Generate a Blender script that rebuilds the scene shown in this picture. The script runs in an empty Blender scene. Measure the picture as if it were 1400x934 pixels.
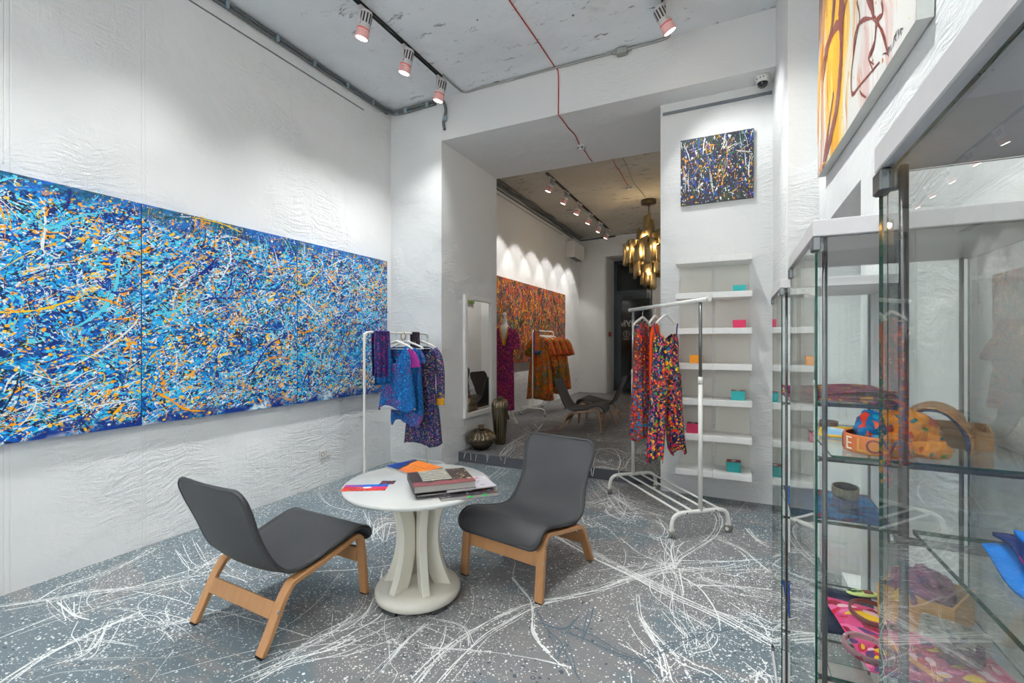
import bpy, bmesh, math, random
from mathutils import Vector, Matrix
PI = math.pi
SC = bpy.context.scene
COL = SC.collection
rnd = random.Random(7)

# ---------------------------------------------------------------- helpers
def lin(r, g, b):
    f = lambda c: (c/255/12.92) if c/255 <= .04045 else ((c/255+.055)/1.055)**2.4
    return (f(r), f(g), f(b), 1.0)

def setp(o, label=None, cat=None, group=None, kind=None):
    if label: o['label'] = label
    if cat: o['category'] = cat
    if group: o['group'] = group
    if kind: o['kind'] = kind
    return o

def thing(name, label, cat, loc=(0, 0, 0), rotz=0.0, group=None):
    o = bpy.data.objects.new(name, None); COL.objects.link(o)
    o.empty_display_size = .1
    o.location = loc; o.rotation_euler = (0, 0, rotz)
    return setp(o, label, cat, group)

def copy_tree(o, parent=None):
    c = o.copy(); COL.objects.link(c)
    if parent: c.parent = parent
    for ch in list(o.children): copy_tree(ch, c)
    return c

def cat_rom(pts, n=8, closed=False):
    pts = [Vector(p) for p in pts]
    if len(pts) < 3: return pts
    out = []
    m = len(pts)
    rng = range(m if closed else m-1)
    for i in rng:
        if closed:
            p0, p1, p2, p3 = pts[(i-1) % m], pts[i], pts[(i+1) % m], pts[(i+2) % m]
        else:
            p1, p2 = pts[i], pts[i+1]
            p0 = pts[i-1] if i > 0 else p1*2-p2
            p3 = pts[i+2] if i+2 < m else p2*2-p1
        for k in range(n):
            t = k/n
            out.append(.5*((2*p1)+(p2-p0)*t+(2*p0-5*p1+4*p2-p3)*t*t+(3*p1-p0-3*p2+p3)*t**3))
    if not closed: out.append(pts[-1])
    return out

class MB:
    """collects shapes into ONE mesh"""
    def __init__(s): s.bm = bmesh.new(); s.mi = 0; s.sm = False
    def mat(s, i): s.mi = i; return s
    def smooth(s, v=True): s.sm = v; return s
    def face(s, vs):
        try: f = s.bm.faces.new(vs)
        except ValueError: return None
        f.material_index = s.mi; f.smooth = s.sm; return f
    def v(s, p): return s.bm.verts.new(p)
    def box(s, x0, x1, y0, y1, z0, z1, M=None):
        c = [(x0,y0,z0),(x1,y0,z0),(x1,y1,z0),(x0,y1,z0),(x0,y0,z1),(x1,y0,z1),(x1,y1,z1),(x0,y1,z1)]
        vs = [s.v((M @ Vector(p)) if M else p) for p in c]
        for q in ((0,3,2,1),(4,5,6,7),(0,1,5,4),(1,2,6,5),(2,3,7,6),(3,0,4,7)): s.face([vs[i] for i in q])
        return s
    def bbox(s, x0, x1, y0, y1, z0, z1, b=.004, M=None):
        """box with chamfered edges"""
        b = min(b, (x1-x0)*.45, (y1-y0)*.45, (z1-z0)*.45)
        def ring(x0,x1,y0,y1,z):
            p = [(x0+b,y0,z),(x1-b,y0,z),(x1,y0+b,z),(x1,y1-b,z),(x1-b,y1,z),(x0+b,y1,z),(x0,y1-b,z),(x0,y0+b,z)]
            return [s.v((M @ Vector(q)) if M else q) for q in p]
        r = [ring(x0+b,x1-b,y0+b,y1-b,z0), ring(x0,x1,y0,y1,z0+b), ring(x0,x1,y0,y1,z1-b), ring(x0+b,x1-b,y0+b,y1-b,z1)]
        s.face(r[0][::-1]); s.face(r[3])
        for a, c in zip(r, r[1:]):
            for i in range(8): s.face([a[i], a[(i+1)%8], c[(i+1)%8], c[i]])
        return s
    def tube(s, pts, r, n=8, caps=True, closed=False):
        pts = [Vector(p) for p in pts]; m = len(pts)
        rs = r if isinstance(r, (list, tuple)) else [r]*m
        up = Vector((0,0,1)); rings = []; N = None
        for i, p in enumerate(pts):
            if closed: t = pts[(i+1)%m]-pts[i-1]
            else: t = (pts[min(i+1,m-1)]-pts[max(i-1,0)])
            if t.length < 1e-9: t = Vector((0,0,1))
            t.normalize()
            if N is None:
                a = up if abs(t.dot(up)) < .9 else Vector((1,0,0))
                N = (a - t*a.dot(t)).normalized()
            else:
                N = N - t*N.dot(t)
                if N.length < 1e-6: N = t.orthogonal()
                N.normalize()
            B = t.cross(N)
            rings.append([s.v(p+(N*math.cos(2*PI*k/n)+B*math.sin(2*PI*k/n))*rs[i]) for k in range(n)])
        sm = s.sm; s.sm = True
        for i in range(m if closed else m-1):
            a, b = rings[i], rings[(i+1)%m]
            for k in range(n): s.face([a[k], a[(k+1)%n], b[(k+1)%n], b[k]])
        s.sm = sm
        if caps and not closed:
            s.face(rings[0][::-1]); s.face(rings[-1])
        return s
    def lathe(s, prof, n=32, c=(0,0,0), caps=True, M=None, wob=None):
        """prof: list of (r,z)"""
        rings = []
        for (r, z) in prof:
            ring = []
            for k in range(n):
                a = 2*PI*k/n; rr = r*(1+(wob(a, z) if wob else 0))
                p = Vector((c[0]+rr*math.cos(a), c[1]+rr*math.sin(a), c[2]+z))
                ring.append(s.v((M @ p) if M else p))
            rings.append(ring)
        for a, b in zip(rings, rings[1:]):
            for k in range(n): s.face([a[k], a[(k+1)%n], b[(k+1)%n], b[k]])
        if caps:
            s.face(rings[0][::-1]); s.face(rings[-1])
        return s
    def cyl(s, p0, p1, r, n=16, r2=None):
        return s.tube([p0, p1], [r, r if r2 is None else r2], n)
    def sphere(s, c, r, nu=16, nv=10, sc=(1,1,1)):
        c = Vector(c); rings = []
        for j in range(1, nv):
            f = PI*j/nv
            rings.append([s.v(c+Vector((sc[0]*r*math.sin(f)*math.cos(2*PI*k/nu), sc[1]*r*math.sin(f)*math.sin(2*PI*k/nu), sc[2]*r*math.cos(f)))) for k in range(nu)])
        t = s.v(c+Vector((0,0,sc[2]*r))); b = s.v(c-Vector((0,0,sc[2]*r)))
        for k in range(nu):
            s.face([t, rings[0][k], rings[0][(k+1)%nu]]); s.face([b, rings[-1][(k+1)%nu], rings[-1][k]])
        for a, d in zip(rings, rings[1:]):
            for k in range(nu): s.face([a[k], d[k], d[(k+1)%nu], a[(k+1)%nu]])
        return s
    def prism(s, poly, z0, z1, M=None):
        """poly: list of (x,y) extruded along z"""
        a = [s.v((M @ Vector((x,y,z0))) if M else (x,y,z0)) for x, y in poly]
        b = [s.v((M @ Vector((x,y,z1))) if M else (x,y,z1)) for x, y in poly]
        n = len(poly); s.face(a[::-1]); s.face(b)
        for i in range(n): s.face([a[i], a[(i+1)%n], b[(i+1)%n], b[i]])
        return s
    def band(s, path, w0, w1, th, M=None):
        """strip: path of (y,z) in the side plane, width x from w0 to w1, thickness th"""
        P = [Vector((p[0], p[1])) for p in path]; A = []
        for i, p in enumerate(P):
            t = P[min(i+1, len(P)-1)]-P[max(i-1, 0)]; t.normalize(); nrm = Vector((-t.y, t.x))
            q = []
            for x, sg in ((w0,.5),(w1,.5),(w1,-.5),(w0,-.5)):
                c = p+nrm*th*sg; q.append(s.v((M @ Vector((x, c.x, c.y))) if M else (x, c.x, c.y)))
            A.append(q)
        for a, b in zip(A, A[1:]):
            for k in range(4): s.face([a[k], a[(k+1)%4], b[(k+1)%4], b[k]])
        s.face(A[0][::-1]); s.face(A[-1]); return s
    def grid(s, rows, closed=False):
        """rows of points -> quads"""
        V = [[s.v(p) for p in r] for r in rows]
        for a, b in zip(V, V[1:]):
            n = len(a)
            for k in range(n if closed else n-1): s.face([a[k], a[(k+1)%n], b[(k+1)%n], b[k]])
        return V
    def ribbon(s, pts, w, z=None, nrm=Vector((0,0,1))):
        """flat paint ribbon; pts 3D, w list of half widths"""
        m = len(pts); L = []
        for i, p in enumerate(pts):
            t = pts[min(i+1,m-1)]-pts[max(i-1,0)]
            if t.length < 1e-9: t = Vector((1,0,0))
            sd = nrm.cross(t.normalized()); L.append((s.v(p+sd*w[i]), s.v(p-sd*w[i])))
        for a, b in zip(L, L[1:]): s.face([a[1], b[1], b[0], a[0]])
        return s
    def disc(s, c, r, nrm=Vector((0,0,1)), n=8, wob=0):
        c = Vector(c); u = nrm.orthogonal().normalized(); w = nrm.cross(u)
        s.face([s.v(c+(u*math.cos(2*PI*k/n)+w*math.sin(2*PI*k/n))*r*(1+wob*rnd.uniform(-1,1))) for k in range(n)])
        return s
    def build(s, name, mats, parent=None, loc=None, bevel=0, sub=0, solid=0, nosplit=False):
        me = bpy.data.meshes.new(name)
        bmesh.ops.recalc_face_normals(s.bm, faces=s.bm.faces[:]) if not nosplit else None
        s.bm.to_mesh(me); s.bm.free()
        if not isinstance(mats, (list, tuple)): mats = [mats]
        for m in mats: me.materials.append(m)
        o = bpy.data.objects.new(name, me); COL.objects.link(o)
        if parent: o.parent = parent
        if loc: o.location = loc
        if solid:
            m = o.modifiers.new('solid', 'SOLIDIFY'); m.thickness = solid; m.offset = 0
        if bevel:
            m = o.modifiers.new('bevel', 'BEVEL'); m.width = bevel; m.segments = 2; m.limit_method = 'ANGLE'; m.angle_limit = .6
        if sub:
            m = o.modifiers.new('sub', 'SUBSURF'); m.levels = sub; m.render_levels = sub
        return o

def struct(name, mb, mats, parent=None, **k):
    o = mb.build(name, mats, parent, **k)
    if not parent: o['kind'] = 'structure'
    return o

def text_mesh(body, size, name, mat, parent=None, extrude=.0004, M=None, align='CENTER', bold=0.0):
    cu = bpy.data.curves.new(name, 'FONT'); cu.body = body; cu.size = size; cu.extrude = extrude; cu.align_x = align
    cu.resolution_u = 3; cu.offset = bold
    o = bpy.data.objects.new(name, cu); COL.objects.link(o)
    dg = bpy.context.evaluated_depsgraph_get()
    me = bpy.data.meshes.new_from_object(o.evaluated_get(dg)); me.name = name
    bpy.data.objects.remove(o); bpy.data.curves.remove(cu)
    if M: me.transform(M)
    me.materials.clear(); me.materials.append(mat)
    q = bpy.data.objects.new(name, me); COL.objects.link(q)
    if parent: q.parent = parent
    return q

# ---------------------------------------------------------------- materials
class NT:
    def __init__(s, name):
        s.m = bpy.data.materials.new(name); s.m.use_nodes = True
        s.t = s.m.node_tree; s.t.nodes.clear()
        s.out = s.n('ShaderNodeOutputMaterial')
    def n(s, typ, **k):
        x = s.t.nodes.new(typ)
        for a, b in k.items(): setattr(x, a, b)
        return x
    def l(s, a, b): s.t.links.new(a, b)
    def val(s, sock, v):
        if isinstance(v, bpy.types.NodeSocket): s.l(v, sock)
        else: sock.default_value = v
    def math(s, op, a, b=0.0, clamp=False):
        x = s.n('ShaderNodeMath', operation=op, use_clamp=clamp)
        s.val(x.inputs[0], a); s.val(x.inputs[1], b); return x.outputs[0]
    def mix(s, fac, a, b):
        x = s.n('ShaderNodeMix', data_type='RGBA'); x.clamp_factor = True
        s.val(x.inputs[0], fac); s.val(x.inputs[6], a); s.val(x.inputs[7], b); return x.outputs[2]
    def coord(s, which='Object'): return s.n('ShaderNodeTexCoord').outputs[which]
    def mapping(s, vec, loc=(0,0,0), rot=(0,0,0), scale=(1,1,1)):
        x = s.n('ShaderNodeMapping'); s.l(vec, x.inputs[0])
        x.inputs[1].default_value = loc; x.inputs[2].default_value = rot; x.inputs[3].default_value = scale
        return x.outputs[0]
    def noise(s, vec, scale, detail=4, rough=.55, dist=0.0, out=0):
        x = s.n('ShaderNodeTexNoise'); s.l(vec, x.inputs['Vector'])
        x.inputs['Scale'].default_value = scale; x.inputs['Detail'].default_value = detail
        x.inputs['Roughness'].default_value = rough; x.inputs['Distortion'].default_value = dist
        return x.outputs[out]
    def voro(s, vec, scale, feature='F1'):
        x = s.n('ShaderNodeTexVoronoi'); x.feature = feature; s.l(vec, x.inputs['Vector'])
        x.inputs['Scale'].default_value = scale; return x
    def ramp(s, fac, stops, interp='LINEAR'):
        x = s.n('ShaderNodeValToRGB'); x.color_ramp.interpolation = interp
        e = x.color_ramp.elements
        while len(e) > len(stops): e.remove(e[-1])
        while len(e) < len(stops): e.new(1)
        for el, (p, c) in zip(e, stops): el.position = p; el.color = c
        s.l(fac, x.inputs[0]); return x.outputs[0]
    def mrange(s, v, a, b, c=0.0, d=1.0):
        x = s.n('ShaderNodeMapRange'); s.l(v, x.inputs[0])
        for i, q in enumerate((a, b, c, d)): x.inputs[1+i].default_value = q
        return x.outputs[0]
    def warp(s, vec, scale, amt, detail=2):
        n = s.noise(vec, scale, detail, out=1)
        a = s.n('ShaderNodeVectorMath', operation='SUBTRACT'); s.l(n, a.inputs[0]); a.inputs[1].default_value = (.5,.5,.5)
        b = s.n('ShaderNodeVectorMath', operation='SCALE'); s.l(a.outputs[0], b.inputs[0]); b.inputs['Scale'].default_value = amt
        c = s.n('ShaderNodeVectorMath', operation='ADD'); s.l(vec, c.inputs[0]); s.l(b.outputs[0], c.inputs[1])
        return c.outputs[0]
    def bump(s, h, strength=.3, dist=.01):
        x = s.n('ShaderNodeBump'); s.l(h, x.inputs['Height']); x.inputs['Strength'].default_value = strength
        x.inputs['Distance'].default_value = dist; return x.outputs[0]
    def bsdf(s, color, rough=.5, metal=0.0, bump=None, spec=.5, **k):
        x = s.n('ShaderNodeBsdfPrincipled')
        s.val(x.inputs['Base Color'], color); s.val(x.inputs['Roughness'], rough); s.val(x.inputs['Metallic'], metal)
        x.inputs['Specular IOR Level'].default_value = spec
        if bump is not None: s.l(bump, x.inputs['Normal'])
        for a, b in k.items(): s.val(x.inputs[a.replace('_', ' ')], b)
        s.l(x.outputs[0], s.out.inputs[0]); return s.m

def plain(name, rgb, rough=.5, metal=0.0, spec=.5, var=.06, nscale=30, bumps=0.0, **k):
    """procedural plain material with slight tone variation"""
    t = NT(name); c = lin(*rgb)
    v = t.noise(t.coord(), nscale, 3)
    col = t.mix(t.math('MULTIPLY', v, 1), tuple(min(1, q*(1-var)) for q in c[:3])+(1,), tuple(min(1, q*(1+var)) for q in c[:3])+(1,))
    b = t.bump(v, bumps, .002) if bumps else None
    return t.bsdf(col, rough, metal, b, spec, **k)

def splat(name, base, layers, rough=.5, axis='Y', bump=.0, spec=.4, sheen=0.0, wscale=6, wamt=.12, edit=None, boost=1.0):
    """layered paint splashes.  base: list of colours blended by noise.
    layers: dicts scale, stretch(x,z), rot, thr, prob, cols, wig"""
    t = NT(name); co = t.coord()
    n0 = t.noise(co, wscale*.35, 3, .6)
    k = len(base)
    col = t.ramp(n0, [(.28+.44*i/max(1, k-1), c) for i, c in enumerate(base)])
    for i, L in enumerate(layers):
        sx, sz = L.get('stretch', (1, 1)); r = L.get('rot', 0)
        rot = (0, r, 0) if axis == 'Y' else (0, 0, r)
        wv = t.warp(co, L.get('wfreq', wscale), L.get('wamt', wamt), 2)
        wv = t.mapping(wv, (0,0,0), rot)
        mp = t.mapping(wv, (i*3.71+L.get('seed', 0), i*1.93, i*5.17), (0,0,0), (sx, 1, sz) if axis == 'Y' else (sx, sz, 1))
        wg = L.get('wig', 0)
        if wg: mp = t.warp(mp, L['scale']*.9, wg/L['scale'], 1)
        vo = t.voro(mp, L['scale'])
        sp = t.n('ShaderNodeSeparateColor'); t.l(vo.outputs['Color'], sp.inputs[0])
        thr = t.math('MULTIPLY', sp.outputs[2], L['thr']*boost)
        mask = t.math('LESS_THAN', vo.outputs['Distance'], thr)
        act = t.math('LESS_THAN', sp.outputs[0], L.get('prob', .6))
        mask = t.math('MULTIPLY', mask, act)
        if 'where' in L:   # low frequency presence
            lo = t.noise(co, L['where'][0], 2)
            mask = t.math('MULTIPLY', mask, t.math('GREATER_THAN', lo, L['where'][1]))
        cs = L['cols']
        cc = cs[0] if len(cs) == 1 else t.ramp(sp.outputs[1], [(j/len(cs), c) for j, c in enumerate(cs)], 'CONSTANT')
        col = t.mix(mask, col, cc)
    if edit: col = edit(t, co, col)
    b = None
    if bump:
        b = t.bump(t.noise(co, 120, 3), bump, .002)
    kw = {}
    if sheen: kw['Sheen_Weight'] = sheen
    return t.bsdf(col, rough, 0.0, b, spec, **kw)
# ---------------------------------------------------------------- camera model (used to lay out floor paint strokes)
CAMH, FPX, YAW = 1.40, 635.0, math.radians(25.5)
def pray(x, y):
    u = (x-700)/FPX; v = (469-y)/FPX
    return Vector((-math.sin(YAW)+u*math.cos(YAW), math.cos(YAW)+u*math.sin(YAW), v))
def on_z(x, y, z):
    d = pray(x, y); t = (z-CAMH)/d.z; return Vector((d.x*t, d.y*t, z))
def on_x(x, y, X):
    d = pray(x, y); t = X/d.x; return Vector((X, d.y*t, CAMH+d.z*t))

cam = bpy.data.cameras.new('camera'); cam.sensor_width = 36; cam.lens = FPX/1400*36; cam.shift_y = 2/1400
cam.clip_start = .02; cam.clip_end = 60
camo = bpy.data.objects.new('camera', cam); COL.objects.link(camo)
camo.location = (0, 0, CAMH); camo.rotation_euler = (PI/2, 0, YAW); SC.camera = camo

# ---------------------------------------------------------------- base materials
def plaster(name, c, rough=.85, b=.6, joints=()):
    t = NT(name); co = t.coord()
    w = t.warp(co, 1.3, .5, 2)
    lump = t.noise(co, 2.2, 6, .6)
    scr = t.noise(t.mapping(w, (0,0,0), (.5,.4,.3), (2.5, 2.5, 14)), 3.0, 5, .62)
    scr2 = t.noise(t.mapping(w, (3,1,2), (-.8,.2,.7), (14, 14, 2.0)), 1.6, 4, .6)
    grain = t.noise(co, 70, 3, .6)
    gate = t.mrange(t.noise(co, 1.1, 2), .45, .62)
    vor = t.voro(t.warp(co, 3, .35), 2.3, 'DISTANCE_TO_EDGE')
    crack = t.mrange(vor.outputs[0], 0, .02)
    h = t.math('ADD', t.math('MULTIPLY', lump, .8), t.math('MULTIPLY', t.math('MULTIPLY', scr, gate), .9))
    h = t.math('ADD', h, t.math('MULTIPLY', t.math('MULTIPLY', scr2, gate), .5))
    h = t.math('ADD', h, t.math('MULTIPLY', t.math('MULTIPLY', grain, gate), .22))
    h = t.math('ADD', h, t.math('MULTIPLY', t.math('MULTIPLY', crack, gate), .12))
    if joints:
        sx = t.n('ShaderNodeSeparateXYZ'); t.l(co, sx.inputs[0])
        for y0 in joints:
            for q in (-.012, .012):
                h = t.math('ADD', h, t.mrange(t.math('ABSOLUTE', t.math('SUBTRACT', sx.outputs[1], y0+q)), .001, .005, -.10, 0))
    v = t.noise(co, .8, 4)
    cc = lin(*c)
    col = t.mix(v, tuple(q*.96 for q in cc[:3])+(1,), tuple(min(1, q*1.03) for q in cc[:3])+(1,))
    return t.bsdf(col, rough, 0, t.bump(h, b, .030), .25)

def concrete(name, c, stain, amount=.62, warm=None):
    t = NT(name); co = t.coord()
    big = t.noise(co, .9, 5, .6)
    cc = lin(*c); col = t.mix(t.mrange(big, .3, .7), tuple(q*.88 for q in cc[:3])+(1,), tuple(min(1, q*1.08) for q in cc[:3])+(1,))
    if warm: col = t.mix(t.mrange(t.noise(co, .7, 3, .5), .5, .75, 0, .8), col, lin(*warm))
    w = t.warp(co, 5, .16, 3)
    # dark pitted specks in drifting clusters
    n1 = t.noise(t.mapping(w, (0,0,0), (0,0,.5), (1, 3.2, 1)), 5.2, 7, .72)
    clus = t.mrange(t.noise(co, 1.1, 3), .42, .62)
    spk = t.math('MULTIPLY', t.mrange(n1, amount, amount+.07), clus)
    col = t.mix(spk, col, lin(*stain))
    vo = t.voro(w, 3.4); hole = t.math('LESS_THAN', vo.outputs['Distance'], .045)
    col = t.mix(t.math('MULTIPLY', hole, .8), col, lin(*stain))
    seam = t.voro(t.mapping(co, (.2,.3,0), (0,0,0), (.5, .85, 1)), 1.0, 'DISTANCE_TO_EDGE')
    col = t.mix(t.mrange(t.noise(co, 2.5, 5, .7), .62, .75, 0, .35), col, lin(150,148,146))
    h = t.math('ADD', t.noise(co, 7, 6, .65), t.math('MULTIPLY', spk, -.5))
    return t.bsdf(col, .9, 0, t.bump(h, .4, .015), .2)

M_wall = plaster('white_plaster', (232, 232, 231))
M_wall_l = plaster('white_plaster_jointed', (232, 232, 231), joints=(.43, 1.126, 1.79, 2.974, 3.62))
M_wall_b = plaster('white_plaster_smooth', (230, 230, 229), .85, .35)
M_ceil = concrete('whitewashed_concrete', (234, 236, 238), (64, 60, 58), .60)
M_ceil2 = concrete('stained_concrete', (188, 184, 174), (46, 42, 40), .56, (176, 166, 146))
M_beam = plaster('beam_plaster', (228, 227, 226), .9, .25)

def floor_mat(name, dark=1.0, blue=True):
    t = NT(name); co = t.coord()
    w = t.warp(co, 1.2, .5, 3)
    n = t.noise(w, .75, 3, .55)
    str_ = t.noise(t.mapping(w, (0,0,0), (0,0,.55), (1.0, 9, 1)), 1.6, 6, .66)
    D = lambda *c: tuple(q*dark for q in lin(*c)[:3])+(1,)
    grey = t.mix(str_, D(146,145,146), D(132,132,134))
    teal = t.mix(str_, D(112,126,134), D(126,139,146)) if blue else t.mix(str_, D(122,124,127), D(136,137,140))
    sxy = t.n('ShaderNodeSeparateXYZ'); t.l(co, sxy.inputs[0])
    n_t = t.math('ADD', n, t.mrange(sxy.outputs[0], -1.5, -2.6, 0, .13))
    col = t.mix(t.mrange(n_t, .50, .525), grey, teal)
    bl = t.mrange(t.noise(t.mapping(w, (7,3,0), (0,0,-.4), (1, 5, 1)), 1.3, 5, .7), .56, .62)
    col = t.mix(t.math('MULTIPLY', bl, .75), col, D(150,146,145))
    ge = t.n('ShaderNodeNewGeometry'); sn = t.n('ShaderNodeSeparateXYZ'); t.l(ge.outputs['Normal'], sn.inputs[0]); upn = t.math('GREATER_THAN', sn.outputs[2], .5)
    def dots(col, sc, thr, prob, c, lo, lv, seed, stretch=1.0, rot=0.0):
        mp = t.mapping(t.warp(co, 9, .03, 1), (seed, seed*.7, 0), (0,0,rot), (1, stretch, 1))
        vo = t.n('ShaderNodeTexVoronoi'); vo.voronoi_dimensions = '2D'; t.l(mp, vo.inputs['Vector']); vo.inputs['Scale'].default_value = sc
        sp = t.n('ShaderNodeSeparateColor'); t.l(vo.outputs['Color'], sp.inputs[0])
        m = t.math('LESS_THAN', vo.outputs['Distance'], t.math('MULTIPLY', t.math('POWER', sp.outputs[2], 2.0), thr))
        g = t.mrange(t.noise(t.mapping(co, (seed, 0, 0)), lo, 3, .6), lv-.06, lv+.10)
        m = t.math('MULTIPLY', m, upn)
        m = t.math('MULTIPLY', m, t.math('LESS_THAN', sp.outputs[0], t.math('MULTIPLY', g, prob)))
        return t.mix(m, col, c)
    navy = D(78,92,104)
    col = dots(col, 30, .34, .5, navy, .9, .54, 3.3)
    col = dots(col, 15, .34, .5, navy, .8, .57, 8.1, 3.5, .8)
    wh = lin(232,232,230)
    col = dots(col, 60, .32, .75, wh, 1.1, .46, 1.1)
    col = dots(col, 34, .22, .6, wh, .9, .50, 5.2)
    col = dots(col, 22, .16, .5, wh, .8, .54, 9.7)
    col = dots(col, 30, .22, .45, wh, .9, .54, 2.4, 3.0, .45)
    col = dots(col, 100, .34, .7, wh, 1.3, .44, 6.6)
    h = t.noise(co, 60, 3)
    return t.bsdf(col, t.mrange(n, .3, .7, .38, .55), 0, t.bump(h, .05, .002), .4)
M_floor = floor_mat('painted_concrete_floor', .76)
M_floor2 = floor_mat('painted_concrete_upper_floor', .50, False)  # darker than the front floor: the back room's dimmer light is in the colour
M_pwhite = plain('white_floor_paint', (236,237,236), .45)
M_pnavy = plain('slate_floor_paint', (84,100,112), .5)
M_pgrey = plain('pale_floor_paint', (176,180,182), .5)

M_white = plain('white_lacquer', (236,235,232), .35)
M_whitem = plain('white_powder_coat', (226,224,218), .4)
M_dark = plain('dark_anthracite', (38,42,46), .4)
M_black = plain('black_plastic', (22,22,23), .45)
M_conduit = plain('grey_conduit', (98,102,102), .55)
M_conduit_l = plain('pale_conduit', (150,150,146), .5)
M_clip = plain('clip_metal', (150,176,186), .35, .5)
M_red = plain('red_cable', (176,48,40), .5)
M_steel = plain('brushed_steel', (110,112,114), .32, .9)
M_chrome = plain('chrome', (190,190,190), .18, 1.0)

# ---------------------------------------------------------------- the room
XL, YE, ZC = -3.655, 4.337, 4.13
XR = .505
Y2 = 11.77            # end wall of the back room
YB = -2.6             # wall behind the photographer
ZS, Z2 = 3.655, .112  # beam soffit, raised floor
mb = MB(); mb.box(XL-.2, XL, YB-.2, 13.2, -.1, ZC+.2); struct('wall_left', mb, M_wall_l)
mb = MB(); mb.box(XL-.2, 1.2, YB-.2, YB, -.1, ZC+.2); struct('wall_rear', mb, M_wall)
mb = MB(); mb.box(XL, -2.94, YE, 5.673, 0, ZC); struct('wall_pier', mb, M_wall)
mb = MB(); mb.box(-.626, 1.2, 4.59, 5.673, 0, ZS+.01); struct('wall_pillar', mb, M_wall)
mb = MB(); mb.box(-2.94, 1.2, YE, 5.673, ZS, ZC); struct('ceiling_beam', mb, M_beam)
mb = MB()                                             # right wall with its recess and the step before the pillar
mb.box(XR, 1.2, YB, 2.503, -.1, ZC+.1); mb.box(XR, 1.2, 2.503, 3.38, 2.12, ZC+.1)
mb.box(XR, 1.2, 3.38, 3.6, -.1, ZC+.1); mb.box(.80, 1.2, 2.503, 3.38, -.1, 2.12)
mb.prism([(.328,3.6),(1.2,3.6),(1.2,4.6),(.306,4.6)], -.1, ZC+.1)
mb.box(.56, .80, 2.72, 3.22, 0, .085)
struct('wall_right', mb, M_wall)
mb = MB(); mb.box(XL, 1.2, YB, YE, ZC, ZC+.15); struct('ceiling', mb, M_ceil)
mb = MB(); mb.box(XL, 1.4, 5.673, 13.2, ZC, ZC+.15); struct('ceiling_back', mb, M_ceil2)
X2R = .75
mb = MB(); mb.box(X2R, X2R+.2, 5.673, 13.2, 0, ZC); struct('wall_back_right', mb, M_wall_b)
mb = MB()
mb.box(XL, -2.94, Y2, 12.75, 0, ZC); mb.box(-1.80, X2R, Y2, 12.75, 0, ZC); mb.box(-2.94, -1.80, Y2, 12.75, 3.62, ZC)
mb.box(-3.04, -2.96, Y2-.05, Y2, Z2, 3.62)
struct('wall_end', mb, M_wall_b)

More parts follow.
